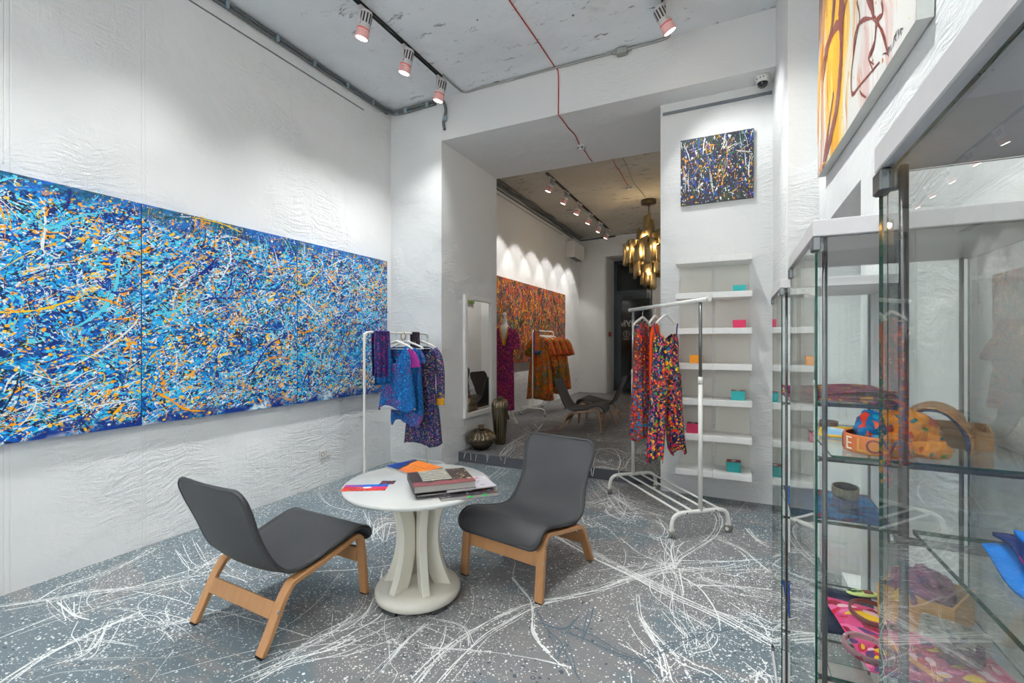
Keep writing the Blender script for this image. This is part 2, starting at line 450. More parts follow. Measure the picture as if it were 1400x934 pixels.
# floors: concrete slab with thick ribbons of dripped paint in the same mesh
def strokes(mb, z, rect, n_rand, centres, traced, rr):
    def w_of(n, w0):
        o = []; cur = w0
        for i in range(n):
            cur = max(w0*.45, min(w0*1.7, cur+rr.uniform(-.3, .3)*w0)); o.append(cur)
        o[0] *= .5; o[-1] *= .4
        return o
    def put(pts, w0, mi, blobs=True):
        P = cat_rom([Vector((p[0], p[1], 0)) for p in pts], 7)
        keep = [p for p in P if rect[0] < p.x < rect[1] and rect[2] < p.y < rect[3]]
        if len(keep) < 3: return
        for p in keep: p.z = z + rr.uniform(.0004, .0009)+mi*.00004
        # broken into runs, with beads
        i = 0
        while i < len(keep)-2:
            L = rr.randint(7, 30); seg = keep[i:i+L]
            if len(seg) > 2:
                mb.mat(mi).ribbon(seg, w_of(len(seg), w0))
            i += L-1 if rr.random() < .7 else L+2
        if blobs:
            for _ in range(int(len(keep)*.7)):
                p = rr.choice(keep); mb.disc(p+Vector((rr.gauss(0, .016), rr.gauss(0, .016), .0002)), w0*rr.choice((.5,.6,.8,1,1.5,2)), n=6, wob=.3)
            mb.disc(keep[-1]+Vector((0,0,.0002)), w0*rr.uniform(1.3, 2.4), n=8, wob=.2)
    def fan(pts, k, spread, w0, mi=0):
        for j in range(k):
            a = Vector((rr.gauss(0, spread), rr.gauss(0, spread), 0)); b = Vector((rr.gauss(0, spread), rr.gauss(0, spread), 0))
            m = len(pts)-1
            put([Vector((p[0], p[1], 0))+a*(1-i/m)+b*(i/m)+Vector((rr.gauss(0,spread*.25), rr.gauss(0,spread*.25), 0)) for i, p in enumerate(pts)], w0*rr.uniform(.35, .95), mi)
    for pts, k, spread, w0, mi in traced:
        fan([on_z(x, y, z) for x, y in pts], k, spread, w0, mi)
    for (cx, cy, n, R) in centres:
        c = Vector((cx, cy, 0))
        for _ in range(n):
            a = rr.uniform(0, 2*PI); r = R*rr.uniform(.35, 1.0); bend = rr.uniform(-.9, .9)
            pts = [c+Vector((math.cos(a+bend*s*s), math.sin(a+bend*s*s), 0))*r*s+Vector((rr.gauss(0,.02), rr.gauss(0,.02), 0)) for s in (.02, .25, .5, .75, 1)]
            put(pts, rr.uniform(.0008, .0022), 0)
        for _ in range(n*9):
            a = rr.uniform(0, 2*PI); r = abs(rr.gauss(0, R*.42))
            p = c+Vector((math.cos(a)*r, math.sin(a)*r, z+.0006))
            if rect[0] < p.x < rect[1] and rect[2] < p.y < rect[3]: mb.mat(0).disc(p, rr.uniform(.0015, .0065), n=6, wob=.35)
    for _ in range(n_rand):
        x = rr.uniform(rect[0], rect[1]); y = rr.uniform(rect[2], rect[3])
        a = rr.gauss(.6, .7); L = rr.uniform(.25, 1.3); bend = rr.uniform(-.9, .9)
        pts = [Vector((x, y, 0))]
        for s in range(5):
            a += bend*.25+rr.gauss(0, .08); pts.append(pts[-1]+Vector((math.cos(a), math.sin(a), 0))*L/5)
        mi = 0 if rr.random() < .78 else rr.choice((1, 2))
        put(pts, rr.uniform(.0009, .0028), mi, rr.random() < .6)
    for _ in range(n_rand*45):
        p = Vector((rr.uniform(rect[0], rect[1]), rr.uniform(rect[2], rect[3]), z+.0005))
        mb.mat(0).disc(p, rr.uniform(.001, .0048), n=6, wob=.35)

T = [  # traced from the floor: (polyline, strands, spread, half width, paint)
 ([(0,935),(60,896),(110,872),(160,850),(200,834)], 7, .022, .0035, 0),
 ([(0,829),(70,819),(120,809),(200,801),(262,789)], 6, .035, .0032, 0),
 ([(70,818),(95,800),(125,790),(150,780),(175,768),(205,750)], 5, .03, .0026, 0),
 ([(75,821),(78,835),(88,850)], 3, .03, .0032, 0), ([(85,820),(92,840),(100,848)], 2, .03, .0032, 0),
 ([(108,815),(112,833),(120,838)], 3, .03, .003, 0), ([(130,800),(118,820),(132,832)], 2, .02, .003, 0),
 ([(145,835),(180,836),(235,850),(272,870)], 3, .025, .0022, 0), ([(120,862),(122,880),(112,897),(100,902)], 5, .03, .0028, 0),
 ([(150,850),(140,875),(125,895),(98,906)], 4, .03, .0028, 0), ([(105,872),(150,880),(170,889)], 2, .02, .0024, 0),
 ([(0,871),(60,850),(110,838)], 2, .02, .0018, 0), ([(10,934),(80,908),(160,905),(230,890),(300,868)], 5, .05, .0022, 2),
 ([(258,745),(268,770),(280,780),(300,765),(320,750)], 5, .05, .0026, 0), ([(270,775),(330,758),(400,742)], 5, .05, .0024, 0),
 ([(500,700),(512,735),(520,715),(540,712)], 6, .05, .003, 0), ([(505,728),(530,716),(560,720)], 5, .04, .0026, 0),
 ([(450,660),(436,672),(450,690),(480,700)], 3, .02, .0026, 0), ([(290,770),(340,790),(420,770),(500,728)], 4, .05, .0022, 0),
 ([(360,915),(420,882),(470,858),(505,830),(515,780)], 8, .045, .003, 0), ([(330,934),(400,905),(470,885),(520,860)], 7, .05, .0028, 0),
 ([(570,934),(600,900),(640,868),(690,840),(735,824),(800,812),(860,792),(920,775)], 4, .028, .0034, 0),
 ([(600,934),(630,900),(662,870),(700,848),(735,830),(780,818)], 3, .02, .003, 0),
 ([(528,905),(560,872),(585,855)], 4, .02, .0026, 0), ([(505,930),(545,888),(578,858)], 3, .02, .0022, 0),
 ([(610,855),(606,875),(598,892),(604,902)], 2, .01, .0026, 0), ([(585,850),(618,856),(634,865),(640,884)], 5, .03, .003, 0),
 ([(700,790),(712,805),(725,822),(728,845),(728,862),(738,880),(748,892)], 3, .008, .0034, 0), ([(748,892),(762,905),(778,920)], 2, .012, .0026, 0),
 ([(705,690),(760,730),(812,760),(870,788),(920,812),(980,838),(1030,865),(1056,880)], 6, .026, .0034, 0),
 ([(812,755),(850,775),(880,790),(920,808)], 5, .02, .003, 0), ([(920,775),(990,772),(1030,768)], 5, .03, .0032, 0),
 ([(918,776),(932,760),(958,745),(976,730),(985,712),(980,700)], 5, .02, .003, 0), ([(916,738),(913,755),(918,776)], 6, .03, .0026, 0),
 ([(920,776),(880,785),(830,800),(780,812)], 5, .03, .0026, 0), ([(976,735),(1010,750),(1030,765),(1050,782)], 4, .02, .003, 0),
 ([(922,778),(930,800),(928,840),(938,860),(945,884)], 7, .05, .0028, 0), ([(930,840),(962,858),(975,870),(962,884),(940,888)], 4, .02, .0026, 0),
 ([(874,813),(878,845),(900,872),(925,900),(945,934)], 3, .015, .003, 0), ([(874,852),(890,880),(905,900),(920,934)], 6, .04, .0028, 0),
 ([(866,883),(890,908),(915,934)], 4, .03, .0024, 0), ([(1000,830),(1040,850),(1060,862)], 6, .05, .0028, 0), ([(960,790),(1010,802),(1060,815)], 8, .05, .0024, 0),
 ([(840,672),(850,690),(862,705),(880,712)], 8, .08, .003, 0), ([(810,648),(825,668),(850,690),(900,705)], 7, .07, .003, 0), ([(805,690),(850,682),(925,705)], 5, .05, .0026, 0),
 ([(800,712),(850,702),(900,705)], 3, .02, .003, 0), ([(900,710),(915,725),(905,735),(880,728)], 6, .05, .0026, 0),
 ([(666,640),(676,630),(684,622),(690,640),(672,655)], 4, .03, .003, 0), ([(800,700),(802,715),(830,720)], 3, .02, .003, 0),
 ([(1022,722),(1035,738),(1048,745)], 4, .02, .003, 0), ([(1045,908),(1050,925),(1040,934)], 10, .05, .0035, 0),
 ([(780,862),(810,875),(850,895),(880,905),(910,926)], 4, .02, .0042, 1), ([(790,875),(800,850),(805,830)], 2, .02, .003, 1),
 ([(870,905),(905,885),(940,872),(985,858)], 4, .03, .004, 1), ([(745,835),(760,858),(775,880),(770,900)], 4, .04, .0036, 1), ([(740,852),(780,865),(800,852)], 3, .03, .004, 1),
 ([(800,935),(780,905),(765,880)], 2, .03, .003, 1), ([(1000,930),(960,925),(930,934)], 4, .04, .004, 1), ([(855,812),(880,830),(920,835)], 2, .02, .003, 2),
 ([(640,720),(700,700),(760,690)], 3, .03, .0015, 0), ([(695,760),(704,770),(702,785),(705,800)], 2, .02, .0012, 0), ([(570,885),(640,890),(720,900),(780,918)], 2, .02, .0022, 0),
]
mb = MB(); mb.box(XL, 1.2, YB, 4.69, -.12, 0)
rr = random.Random(21)
mb_f = mb
strokes(mb, 0.0, (XL+.02, XR-.03, .25, 4.66), 55, [(-.36,3.05,20,.55),(-.95,3.95,16,.45),(-2.75,2.2,14,.5),(-2.55,1.35,18,.5),(-1.45,1.72,8,.45),(.1,2.7,6,.5),(-2.1,2.9,6,.5),(-3.1,3.6,5,.4),(-.1,1.7,8,.5),(-.25,2.2,6,.5),(.1,3.2,6,.4)], T, rr)
for f in mb.bm.faces:
    if len(f.verts) != 4 or f.calc_area() < .09: f.material_index += 1
struct('floor', mb, [M_floor, M_pwhite, M_pnavy, M_pgrey], nosplit=True)

T2 = [
 ([(806,640),(815,617),(840,614),(852,625),(850,640),(836,644),(815,638)], 3, .03, .0034, 0),
 ([(812,641),(824,639),(842,642)], 4, .02, .004, 0), ([(850,642),(856,630),(864,622)], 4, .03, .003, 0),
 ([(684,624),(694,616),(706,604),(735,590),(760,585)], 7, .045, .0032, 0), ([(700,575),(715,585),(728,592),(740,580)], 4, .05, .003, 0),
 ([(725,580),(735,572),(765,576),(770,584),(740,588),(728,580)], 3, .02, .003, 0), ([(870,620),(880,612),(892,610)], 4, .04, .003, 0), ([(800,600),(830,603),(860,600)], 3, .05, .0022, 0),
]
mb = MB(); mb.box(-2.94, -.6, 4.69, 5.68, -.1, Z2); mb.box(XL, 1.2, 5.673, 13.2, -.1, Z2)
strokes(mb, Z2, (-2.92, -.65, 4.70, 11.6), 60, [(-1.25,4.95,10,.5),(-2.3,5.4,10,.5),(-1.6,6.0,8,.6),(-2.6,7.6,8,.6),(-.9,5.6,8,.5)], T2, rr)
# drips down the riser
for px in (650, 688, 812, 849, 668, 640):
    p = on_z(px, 617+(px-622)*.12, Z2); x = p.x
    for k in range(rr.randint(1, 3)):
        L = rr.uniform(.04, .11); w = rr.uniform(.0012, .003); x1 = x+rr.uniform(-.04, .04); dx = rr.uniform(-.03, .01)
        P = cat_rom([Vector((x1, 4.6885, Z2)), Vector((x1+dx*.3+rr.uniform(-.006,.006), 4.6885, Z2-L*.4)), Vector((x1+dx, 4.6885, Z2-L))], 5)
        mb.mat(0).ribbon(P, [w*rr.uniform(.6, 1.3) for _ in P], nrm=Vector((0,-1,0)))
for f in mb.bm.faces:
    if len(f.verts) != 4 or f.calc_area() < .09: f.material_index += 1
mb.bm.normal_update()
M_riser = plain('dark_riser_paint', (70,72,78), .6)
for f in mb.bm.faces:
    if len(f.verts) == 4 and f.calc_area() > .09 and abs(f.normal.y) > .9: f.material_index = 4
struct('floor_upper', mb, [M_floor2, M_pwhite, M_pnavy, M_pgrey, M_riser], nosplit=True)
# ---------------------------------------------------------------- paintings
c_navy, c_blue, c_azur, c_cyan = lin(8,44,118), lin(0,92,190), lin(0,146,222), lin(70,200,228)
c_ink, c_whi, c_ora, c_yel, c_grn = lin(14,28,52), lin(228,236,238), lin(246,168,16), lin(246,200,36), lin(30,84,70)
def blue_edit(seedx):
    def f(t, co, col):
        sx = t.n('ShaderNodeSeparateXYZ'); t.l(co, sx.inputs[0])
        n = t.noise(t.mapping(co, (seedx, 0, 0)), 2.6, 4, .6)
        # bare white ground showing along the lower edge, deep blue band along the top edge
        hgt = t.math('ADD', sx.outputs[2], t.math('MULTIPLY', t.math('SUBTRACT', n, .5), .42))
        low = t.mrange(hgt, .085, .045)
        n2 = t.voro(t.warp(co, 9, .1), 22); sp = t.math('LESS_THAN', n2.outputs['Distance'], .33)
        w = t.mix(sp, lin(226,234,238), lin(60,160,220))
        w = t.mix(t.mrange(t.noise(t.mapping(co, (seedx+5, 0, 0)), 1.7, 3), .50, .56), lin(10,50,130), w)
        col = t.mix(t.math('MULTIPLY', low, t.mrange(n, .30, .50)), col, w)
        # calmer brushed band under the upper edge
        h2 = t.math('ADD', sx.outputs[2], t.math('MULTIPLY', t.math('SUBTRACT', n, .5), .5))
        top = t.mrange(h2, 1.40, 1.47)
        tb = t.ramp(t.noise(t.mapping(co, (seedx, 0, 0), (0,.5,0), (3, 1, 9)), 1.2, 4, .6), [(.35, c_navy), (.45, lin(16,100,190)), (.55, lin(20,70,76)), (.66, lin(30,130,200))])
        v3 = t.voro(t.warp(co, 9, .05), 34); d3 = t.math('LESS_THAN', v3.outputs['Distance'], .16)
        tb = t.mix(d3, tb, c_yel)
        return t.mix(t.math('MULTIPLY', top, .9), col, tb)
    return f
def blue_mat(i):
    s = i*4.3
    return splat('drip_painting_blue_%d' % i, [c_navy, c_blue, lin(16,60,120), c_azur, c_navy, c_blue, lin(20,74,90)], [
        dict(scale=7, stretch=(1, 2.6), rot=.5, thr=.9, prob=.65, cols=[c_azur, c_blue, lin(40,170,226), c_navy, lin(16,50,66)], wig=1.1, seed=s, wamt=.3, wfreq=3),
        dict(scale=13, stretch=(1, 3.6), rot=.5, thr=.85, prob=.7, cols=[c_azur, c_cyan, c_navy, c_blue, c_cyan], wig=1.0, seed=s+1, wamt=.25, wfreq=3),
        dict(scale=19, stretch=(1, 4.2), rot=-.5, thr=.8, prob=.62, cols=[c_ink, c_navy, lin(20,44,50), c_cyan, c_azur], wig=1.0, seed=s+2, wamt=.2, wfreq=4),
        dict(scale=15, stretch=(1, 2.2), rot=.5, thr=.72, prob=.6, cols=[c_ora, c_yel, lin(150,124,20), c_ora], wig=1.0, seed=s+3, where=(3.0, .56)),
        dict(scale=22, stretch=(1, 7), rot=.55, thr=.8, prob=.62, cols=[c_whi, c_cyan, c_whi, c_azur], wig=.8, seed=s+4, where=(2.4, .50), wamt=.25, wfreq=2.5),
        dict(scale=30, stretch=(1, 5), rot=-.8, thr=.75, prob=.5, cols=[c_whi, c_cyan, c_whi, c_ink], wig=.8, seed=s+5, where=(3.1, .48), wamt=.2),
        dict(scale=40, stretch=(1, 1.7), rot=.3, thr=.8, prob=.5, cols=[c_ora, c_ora, c_yel, c_navy, c_cyan], wig=.9, seed=s+6, where=(1.8, .45)),
        dict(scale=62, stretch=(1, 1.6), rot=.5, thr=.75, prob=.5, cols=[c_whi, c_ink, c_cyan, c_ora, c_navy, c_azur], wig=.7, seed=s+7),
    ], rough=.38, wamt=.10, edit=blue_edit(s))
flat = {k: plain('artist_paint_'+k, rgb, .35, var=.08) for k, rgb in dict(
    navy=(10,36,128), blue=(0,92,196), azure=(24,142,220), cyan=(92,204,228), ink=(16,26,48), white=(230,236,236),
    orange=(240,158,14), yellow=(238,194,36), red=(196,44,30), green=(40,110,50), brick=(136,50,34), rust=(112,48,36), olive=(150,140,30), purple=(90,50,110)).items()}

def splashes(mb, W, H, y, n, mats, rr, wr=(.0015,.008), lr=(.06,.5), vert=0.0, dots=12, dr=(.0025,.011)):
    """strokes and beads of thick paint on a canvas in local x,z (front faces -y)"""
    N = Vector((0,-1,0)); k = len(mats)
    for i in range(n):
        mi = rr.randrange(k)+1
        x, z = rr.uniform(.01, W-.01), rr.uniform(.06, H-.03)
        a = rr.gauss(.8, .7) if rr.random() > vert else rr.gauss(PI/2, .12)
        L = rr.uniform(*lr)*rr.choice((.4,.6,1)); bend = rr.uniform(-1.4, 1.4)*(1-vert)
        pts = [Vector((x, 0, z))]
        for s in range(6):
            a += bend/6+rr.gauss(0, .06); pts.append(pts[-1]+Vector((math.cos(a), 0, math.sin(a)))*L/6)
        P = [p for p in cat_rom(pts, 5) if .004 < p.x < W-.004 and .004 < p.z < H-.004]
        if len(P) < 4: continue
        w0 = rr.uniform(*wr)*rr.choice((.5,.7,1))
        for p in P: p.y = y-.0006-.0003*rr.random()-i*.000004
        ws = [w0*(.35+.65*math.sin(PI*min(1, (j+.6)/len(P)*1.05)))*rr.uniform(.45, 1.3) for j in range(len(P))]
        mb.mat(mi).ribbon(P, ws, nrm=N)
        for _ in range(rr.randint(0, 3)):
            p = rr.choice(P); mb.disc(p+Vector((rr.gauss(0,.015), -.0004, rr.gauss(0,.015))), w0*rr.uniform(.8, 2), N, 8, .3)
    for i in range(n*dots):
        mi = rr.randrange(k)+1; r = rr.uniform(*dr)*rr.choice((.4,.5,.7,1)); x = rr.uniform(.015, W-.015); z = rr.uniform(.015, H-.015)
        mb.mat(mi).disc((x, y-.0009-.0004*rr.random(), z), r, N, 7, .35)

def canvas(name, W, H, D, face, side, label, cat, loc, rotz, group=None, n=0, mats=(), seed=1, extra=None, **kw):
    """local: x along width, z up from lower edge, front at y=-D"""
    rr = random.Random(seed)
    mb = MB(); mb.mat(0)
    c = [(0,-D,0),(W,-D,0),(W,-D,H),(0,-D,H)]
    mb.face([mb.v(p) for p in c])
    if n: splashes(mb, W, H, -D, n, mats, rr, **kw)
    if extra: extra(mb, -D)
    root = thing(name, label, cat, loc, rotz, group)
    mb.build('painted_canvas', [face]+[flat[k] for k in mats], root, nosplit=True)
    s = MB()
    e = .0008
    s.box(0, W, -D+e, 0, 0, .018).box(0, W, -D+e, 0, H-.018, H).box(0, .018, -D+e, 0, .018, H-.018).box(W-.018, W, -D+e, 0, .018, H-.018)
    s.box(.018, W-.018, -D+e, -D+.004, .018, H-.018)
    s.build('stretcher_edge', side, root)
    return root

BL = ['navy','azure','cyan','white','orange','yellow','ink','blue','white','orange','cyan','navy']
zA, hA = .845, 1.495
Yp = [.515, 1.752, 2.989, 4.215]
lab = ['blue and orange drip canvas at the left picture edge, pale patch on its lower rim',
       'middle panel of the blue and orange drip painting on the left wall',
       'blue and orange drip canvas nearest the corner, behind the white clothes rack']
def big_sweeps(i):
    def f(mb, y):
        # the broad looping pours that read from across the room: pixel traces laid on the canvas plane
        tr = {0: [('cyan', .016, [(92,452),(120,438),(145,418),(158,392),(165,345)]), ('yellow', .010, [(0,428),(50,424),(95,412),(118,402)]), ('white', .010, [(60,288),(62,310),(58,340),(75,352)]),
                  ('white', .008, [(100,500),(140,478),(175,452),(193,430)]), ('white', .007, [(110,560),(150,552),(190,545)]), ('navy', .009, [(130,380),(155,400),(185,395)]), ('orange', .009, [(120,405),(150,412),(170,420)]), ('cyan', .012, [(20,320),(45,300),(70,312),(110,295),(150,290)])],
              1: [('navy', .013, [(262,382),(285,366),(296,352)]), ('navy', .011, [(325,365),(340,378),(346,395)]), ('navy', .010, [(270,415),(290,408),(330,408)]), ('navy', .010, [(302,405),(314,392),(318,372)]),
                  ('orange', .012, [(200,530),(230,545),(255,560),(280,562)]), ('navy', .010, [(345,508),(370,470),(400,458)]), ('white', .010, [(310,330),(315,355),(300,385)]), ('yellow', .010, [(262,297),(300,305),(330,318)]), ('cyan', .014, [(205,430),(240,425),(262,400)])],
              2: [('yellow', .009, [(408,388),(420,389),(430,378),(440,368)]), ('navy', .008, [(408,390),(422,391),(436,380)]), ('white', .007, [(444,372),(455,385),(465,398)]), ('yellow', .007, [(508,395),(518,380),(526,362)]),
                  ('orange', .010, [(400,452),(415,455),(440,445)]), ('white', .008, [(408,405),(425,420),(445,440)]), ('navy', .009, [(420,500),(422,520),(424,535)]), ('cyan', .016, [(400,480),(420,485),(440,498)]), ('white', .007, [(480,375),(492,388),(500,398)])]}[i]
        for q, (c, w, px) in enumerate(tr):
            P = []
            for x, yy in px:
                p = on_x(x, yy, XL+.055); P.append(Vector((p.y-Yp[i], y-.0022-q*.00005, p.z-zA)))
            P = [p for p in cat_rom(P, 9) if .006 < p.x < Yp[i+1]-Yp[i]-.012 and .006 < p.z < hA-.006]
            if len(P) < 3: continue
            rr = random.Random(q)
            mb.mat(BL.index(c)+1).ribbon(P, [w*(.3+.7*math.sin(PI*(j+1)/(len(P)+1)))*rr.uniform(.35, 1.15)*.8 for j in range(len(P))], nrm=Vector((0,-1,0)))
            for _ in range(34):
                p = rr.choice(P); mb.disc(p+Vector((rr.gauss(0,.03), -.0003, rr.gauss(0,.03))), w*rr.uniform(.15,.75), Vector((0,-1,0)), 8, .35)
    return f
# left wall: local x -> +Y of the room, front -> +X
for i in range(3):
    canvas('painting', Yp[i+1]-Yp[i]-.006, hA, .05, blue_mat(i), plain('blue_canvas_edge', (24,92,170), .5), lab[i], 'painting', (XL+.005, Yp[i], zA), PI/2,
           'panels of the blue drip painting', 420, BL, 30+i, big_sweeps(i), dots=4, wr=(.001,.006), lr=(.05,.42))

c_red, c_orr, c_gre = lin(196,52,24), lin(214,96,22), lin(44,92,44)
def red_mat(i):
    s = i*3.1
    return splat('drip_painting_red_%d' % i, [lin(200,70,24), lin(60,44,36), lin(44,60,50), lin(190,80,20), lin(50,44,60), lin(170,50,26)], [
        dict(scale=12, stretch=(2.4, 1), rot=.1, thr=.85, prob=.7, cols=[lin(220,64,20), lin(30,44,90), lin(40,110,56), lin(236,150,24), lin(40,36,40)], wig=1.0, seed=s),
        dict(scale=19, stretch=(2.2, 1), rot=-.1, thr=.75, prob=.66, cols=[lin(244,196,36), lin(30,34,50), lin(222,60,24), lin(50,120,50), lin(40,80,160)], wig=.9, seed=s+2),
        dict(scale=30, stretch=(1.8, 1), rot=.1, thr=.7, prob=.6, cols=[lin(246,176,24), lin(20,24,40), lin(110,90,170), lin(220,56,30), lin(40,130,120), lin(248,206,60)], wig=.8, seed=s+3),
    ], rough=.45, wamt=.1)
RD = ['red','ink','green','yellow','purple','olive','blue','ink','orange','yellow']
for i in range(3):
    canvas('painting', 1.234, 1.5, .05, red_mat(i), plain('red_canvas_edge', (150,60,30), .5),
           ['red and yellow drip canvas half hidden behind the white pier, above the purple dress', 'red and yellow drip canvas behind the clothes rack of the back room', 'red and yellow drip canvas furthest back, nearest the air conditioner'][i],
           'painting', (XL+.005, 6.77+1.24*i, 1.04), PI/2, 'panels of the red drip painting', 90, RD, 60+i, None, vert=.75, dots=5)
# on the pillar
canvas('painting', .602, .602, .028, splat('drip_painting_dark', [lin(30,34,44), lin(24,52,44), lin(40,34,52), lin(44,62,40), lin(34,40,60)], [
        dict(scale=20, stretch=(3, .8), rot=.08, thr=.62, prob=.6, cols=[lin(16,20,30), lin(20,64,160), lin(52,84,50), lin(90,96,104)], wig=.8),
        dict(scale=36, stretch=(2.6, .9), rot=-.1, thr=.62, prob=.5, cols=[c_whi, lin(30,36,50), lin(214,130,24), lin(20,60,150), lin(120,124,130)], wig=.7, seed=2),
        dict(scale=60, stretch=(1.6, 1), rot=0, thr=.6, prob=.4, cols=[c_ora, c_whi, lin(20,22,34), lin(24,70,170), lin(90,40,40)], wig=.6, seed=4)], rough=.4),
       plain('dark_canvas_edge', (40,46,52), .5), 'small square dark drip painting high on the white pillar', 'painting', (-.443, 4.588, 2.672), 0, None, 130,
       ['white','navy','orange','ink','white','blue','green','orange'], 88, None, vert=.8, dots=5, wr=(.0012,.006), lr=(.05,.3), dr=(.0015,.007))
# right wall: big light canvas, yellow and brown pours, signed low at the near corner
def yel_edit(t, co, col):
    sx = t.n('ShaderNodeSeparateXYZ'); t.l(co, sx.inputs[0])
    w = t.warp(co, 1.6, .35, 3)
    st = t.noise(t.mapping(w, (0,0,0), (0,.12,0), (7, 1, .55)), 1.5, 6, .6)
    ctr = t.mrange(t.math('ABSOLUTE', t.math('SUBTRACT', sx.outputs[0], .55)), .62, .1)
    g = t.math('ADD', st, t.math('MULTIPLY', t.math('SUBTRACT', ctr, .5), .36))
    g = t.math('ADD', g, t.mrange(sx.outputs[2], .05, .45, -.12, .0))
    col = t.mix(t.mrange(g, .44, .56), col, lin(250,214,110))
    col = t.mix(t.mrange(g, .52, .62), col, lin(244,176,20))
    col = t.mix(t.mrange(t.noise(t.mapping(w, (4,0,2), (0,.1,0), (9, 1, .6)), 1.7, 6, .65), .57, .66), col, lin(206,110,30))
    lft = t.mrange(sx.outputs[0], .34, .12)
    col = t.mix(t.math('MULTIPLY', lft, t.mrange(t.noise(t.mapping(w, (9,0,2), (0,.05,0), (10, 1, .5)), 1.5, 5), .42, .56, 0, .85)), col, lin(166,86,30))
    pk = t.mrange(t.noise(t.mapping(w, (1,0,7), (0,.1,0), (8, 1, .7)), 1.4, 5, .6), .54, .66, 0, .6)
    col = t.mix(t.math('MULTIPLY', pk, t.mrange(sx.outputs[0], .7, 1.0)), col, lin(214,150,140))
    return col
M_yel = splat('poured_painting_yellow', [lin(240,238,234), lin(236,230,222)], [
    dict(scale=22, stretch=(1, 1), thr=.3, prob=.25, cols=[lin(206,120,30)], wig=.6, where=(2.5, .52))], rough=.4, edit=yel_edit)
def pours(mb, y):
    N = Vector((0,-1,0)); rr = random.Random(5)
    def P(px): return [on_x(a, b, .462) for a, b in px]
    # far corner of the canvas is local x=0
    x0 = 3.35; z0 = 2.405
    def st(px, w, mi, k=1, sp=.006):
        for _ in range(k):
            ct, st_ = math.cos(math.radians(3.4)), math.sin(math.radians(3.4))
            q = [(x0-p.y, p.z-z0) for p in P(px)]
            q = [Vector((a*ct-b*st_+rr.gauss(0, sp), y-.0012-rr.random()*.0008, a*st_+b*ct+rr.gauss(0, sp))) for a, b in q]
            q = [p for p in cat_rom(q, 9) if .004 < p.x < 1.68 and .004 < p.z < 1.2]
            if len(q) > 3: mb.mat(mi).ribbon(q, [w*(.35+.65*math.sin(PI*(j+1)/(len(q)+1)))*rr.uniform(.8, 1.2) for j in range(len(q))], nrm=N)
    st([(1150,-20),(1150,30),(1151,60),(1149,100),(1144,150),(1137,185),(1129,215),(1124,236)], .034, 1, 3, .006)
    st([(1146,140),(1138,180),(1131,208),(1126,228)], .030, 1, 3, .006)
    st([(1152,-30),(1150,20),(1151,48)], .06, 1, 2, .012); st([(1142,-20),(1138,30),(1130,70)], .03, 4, 3, .02)
    st([(1148,30),(1140,42),(1132,70),(1126,110)], .012, 1, 4, .014)
    st([(1140,128),(1135,160),(1130,200),(1126,226)], .016, 1, 3, .008)
    st([(1158,0),(1152,30),(1142,40),(1130,70),(1125,100)], .010, 1, 3, .012)
    st([(1172,0),(1176,26),(1170,60),(1165,100),(1166,128),(1176,118),(1204,84)], .006, 1, 2, .004)
    st([(1196,24),(1180,28),(1170,48),(1166,90)], .007, 1, 2, .006)
    st([(1196,24),(1208,40),(1216,70)], .006, 1, 3, .006); st([(1206,0),(1208,16),(1200,28),(1196,60),(1188,80),(1196,92)], .006, 1, 3, .008)
    st([(1186,0),(1192,12),(1196,26)], .014, 1, 2, .008); st([(1176,120),(1180,130),(1190,134)], .006, 1)
    st([(1124,60),(1121,110),(1119,160),(1118,200)], .030, 2, 4, .012); st([(1118,120),(1117,170),(1117,215)], .02, 2, 2, .01); st([(1116,240),(1122,232),(1127,222),(1132,228)], .006, 2)
    # signature and date in black pen
    sig = [(1208,80),(1210,76),(1209,73),(1212,74),(1213,70),(1214,72),(1216,67),(1217,69),(1219,64),(1219,67),(1222,60)]
    st(sig, .0024, 3); st([(1224,60),(1223,54),(1226,50)], .0022, 3); st([(1227,54),(1225,50),(1228,47),(1227,52)], .0022, 3); st([(1230,48),(1228,45),(1231,42),(1230,46)], .0022, 3); st([(1234,44),(1232,40),(1235,36)], .0022, 3)
canvas('painting', 1.69, 1.25, .04, M_yel, plain('pale_canvas_edge', (206,208,204), .6),
       'white canvas with yellow and brown poured paint high on the right wall', 'painting', (XR-.004, 3.35, 2.405), -PI/2, None, 26, ['brick','orange','ink','rust','yellow'], 91, pours,
       vert=.8, dots=14, wr=(.001,.004), lr=(.1,.5), dr=(.001,.005)).rotation_euler = (0, math.radians(3.4), -PI/2)
canvas('painting', 1.1, 1.2, .04, splat('drip_painting_green', [lin(210,110,20), lin(60,120,50), lin(200,130,20)], [dict(scale=14, thr=.7, prob=.6, cols=[c_ora, lin(50,110,50), c_yel], wig=.8)], .5),
       plain('orange_canvas_edge', (160,90,40), .5), 'orange and green canvas that shows only in the wall mirror', 'painting', (X2R-.004, 11.3, 2.5), -PI/2)

# ---------------------------------------------------------------- picture rails, conduits, cables
def rail(label, y0, y1, z, x, axis):
    mb = MB()
    if axis == 'Y': mb.box(x, x+.006, y0, y1, z, z+.010)
    else: mb.box(y0, y1, x-.012, x, z, z+.026)
    o = mb.build('picture_rail', M_rail); setp(o, label, 'picture rail'); return o
M_rail = plain('grey_picture_rail', (128,132,138), .35, .6)
rail('thin grey picture rail high on the left wall above the blue canvases', -2.4, 3.89, 3.945, XL, 'Y')
rail('thin grey picture rail along the left wall of the back room', 5.68, 10.45, 3.95, XL, 'Y')
rail('short silver picture rail across the pillar above the dark painting', -.605, .300, 3.55, 4.59, 'X')

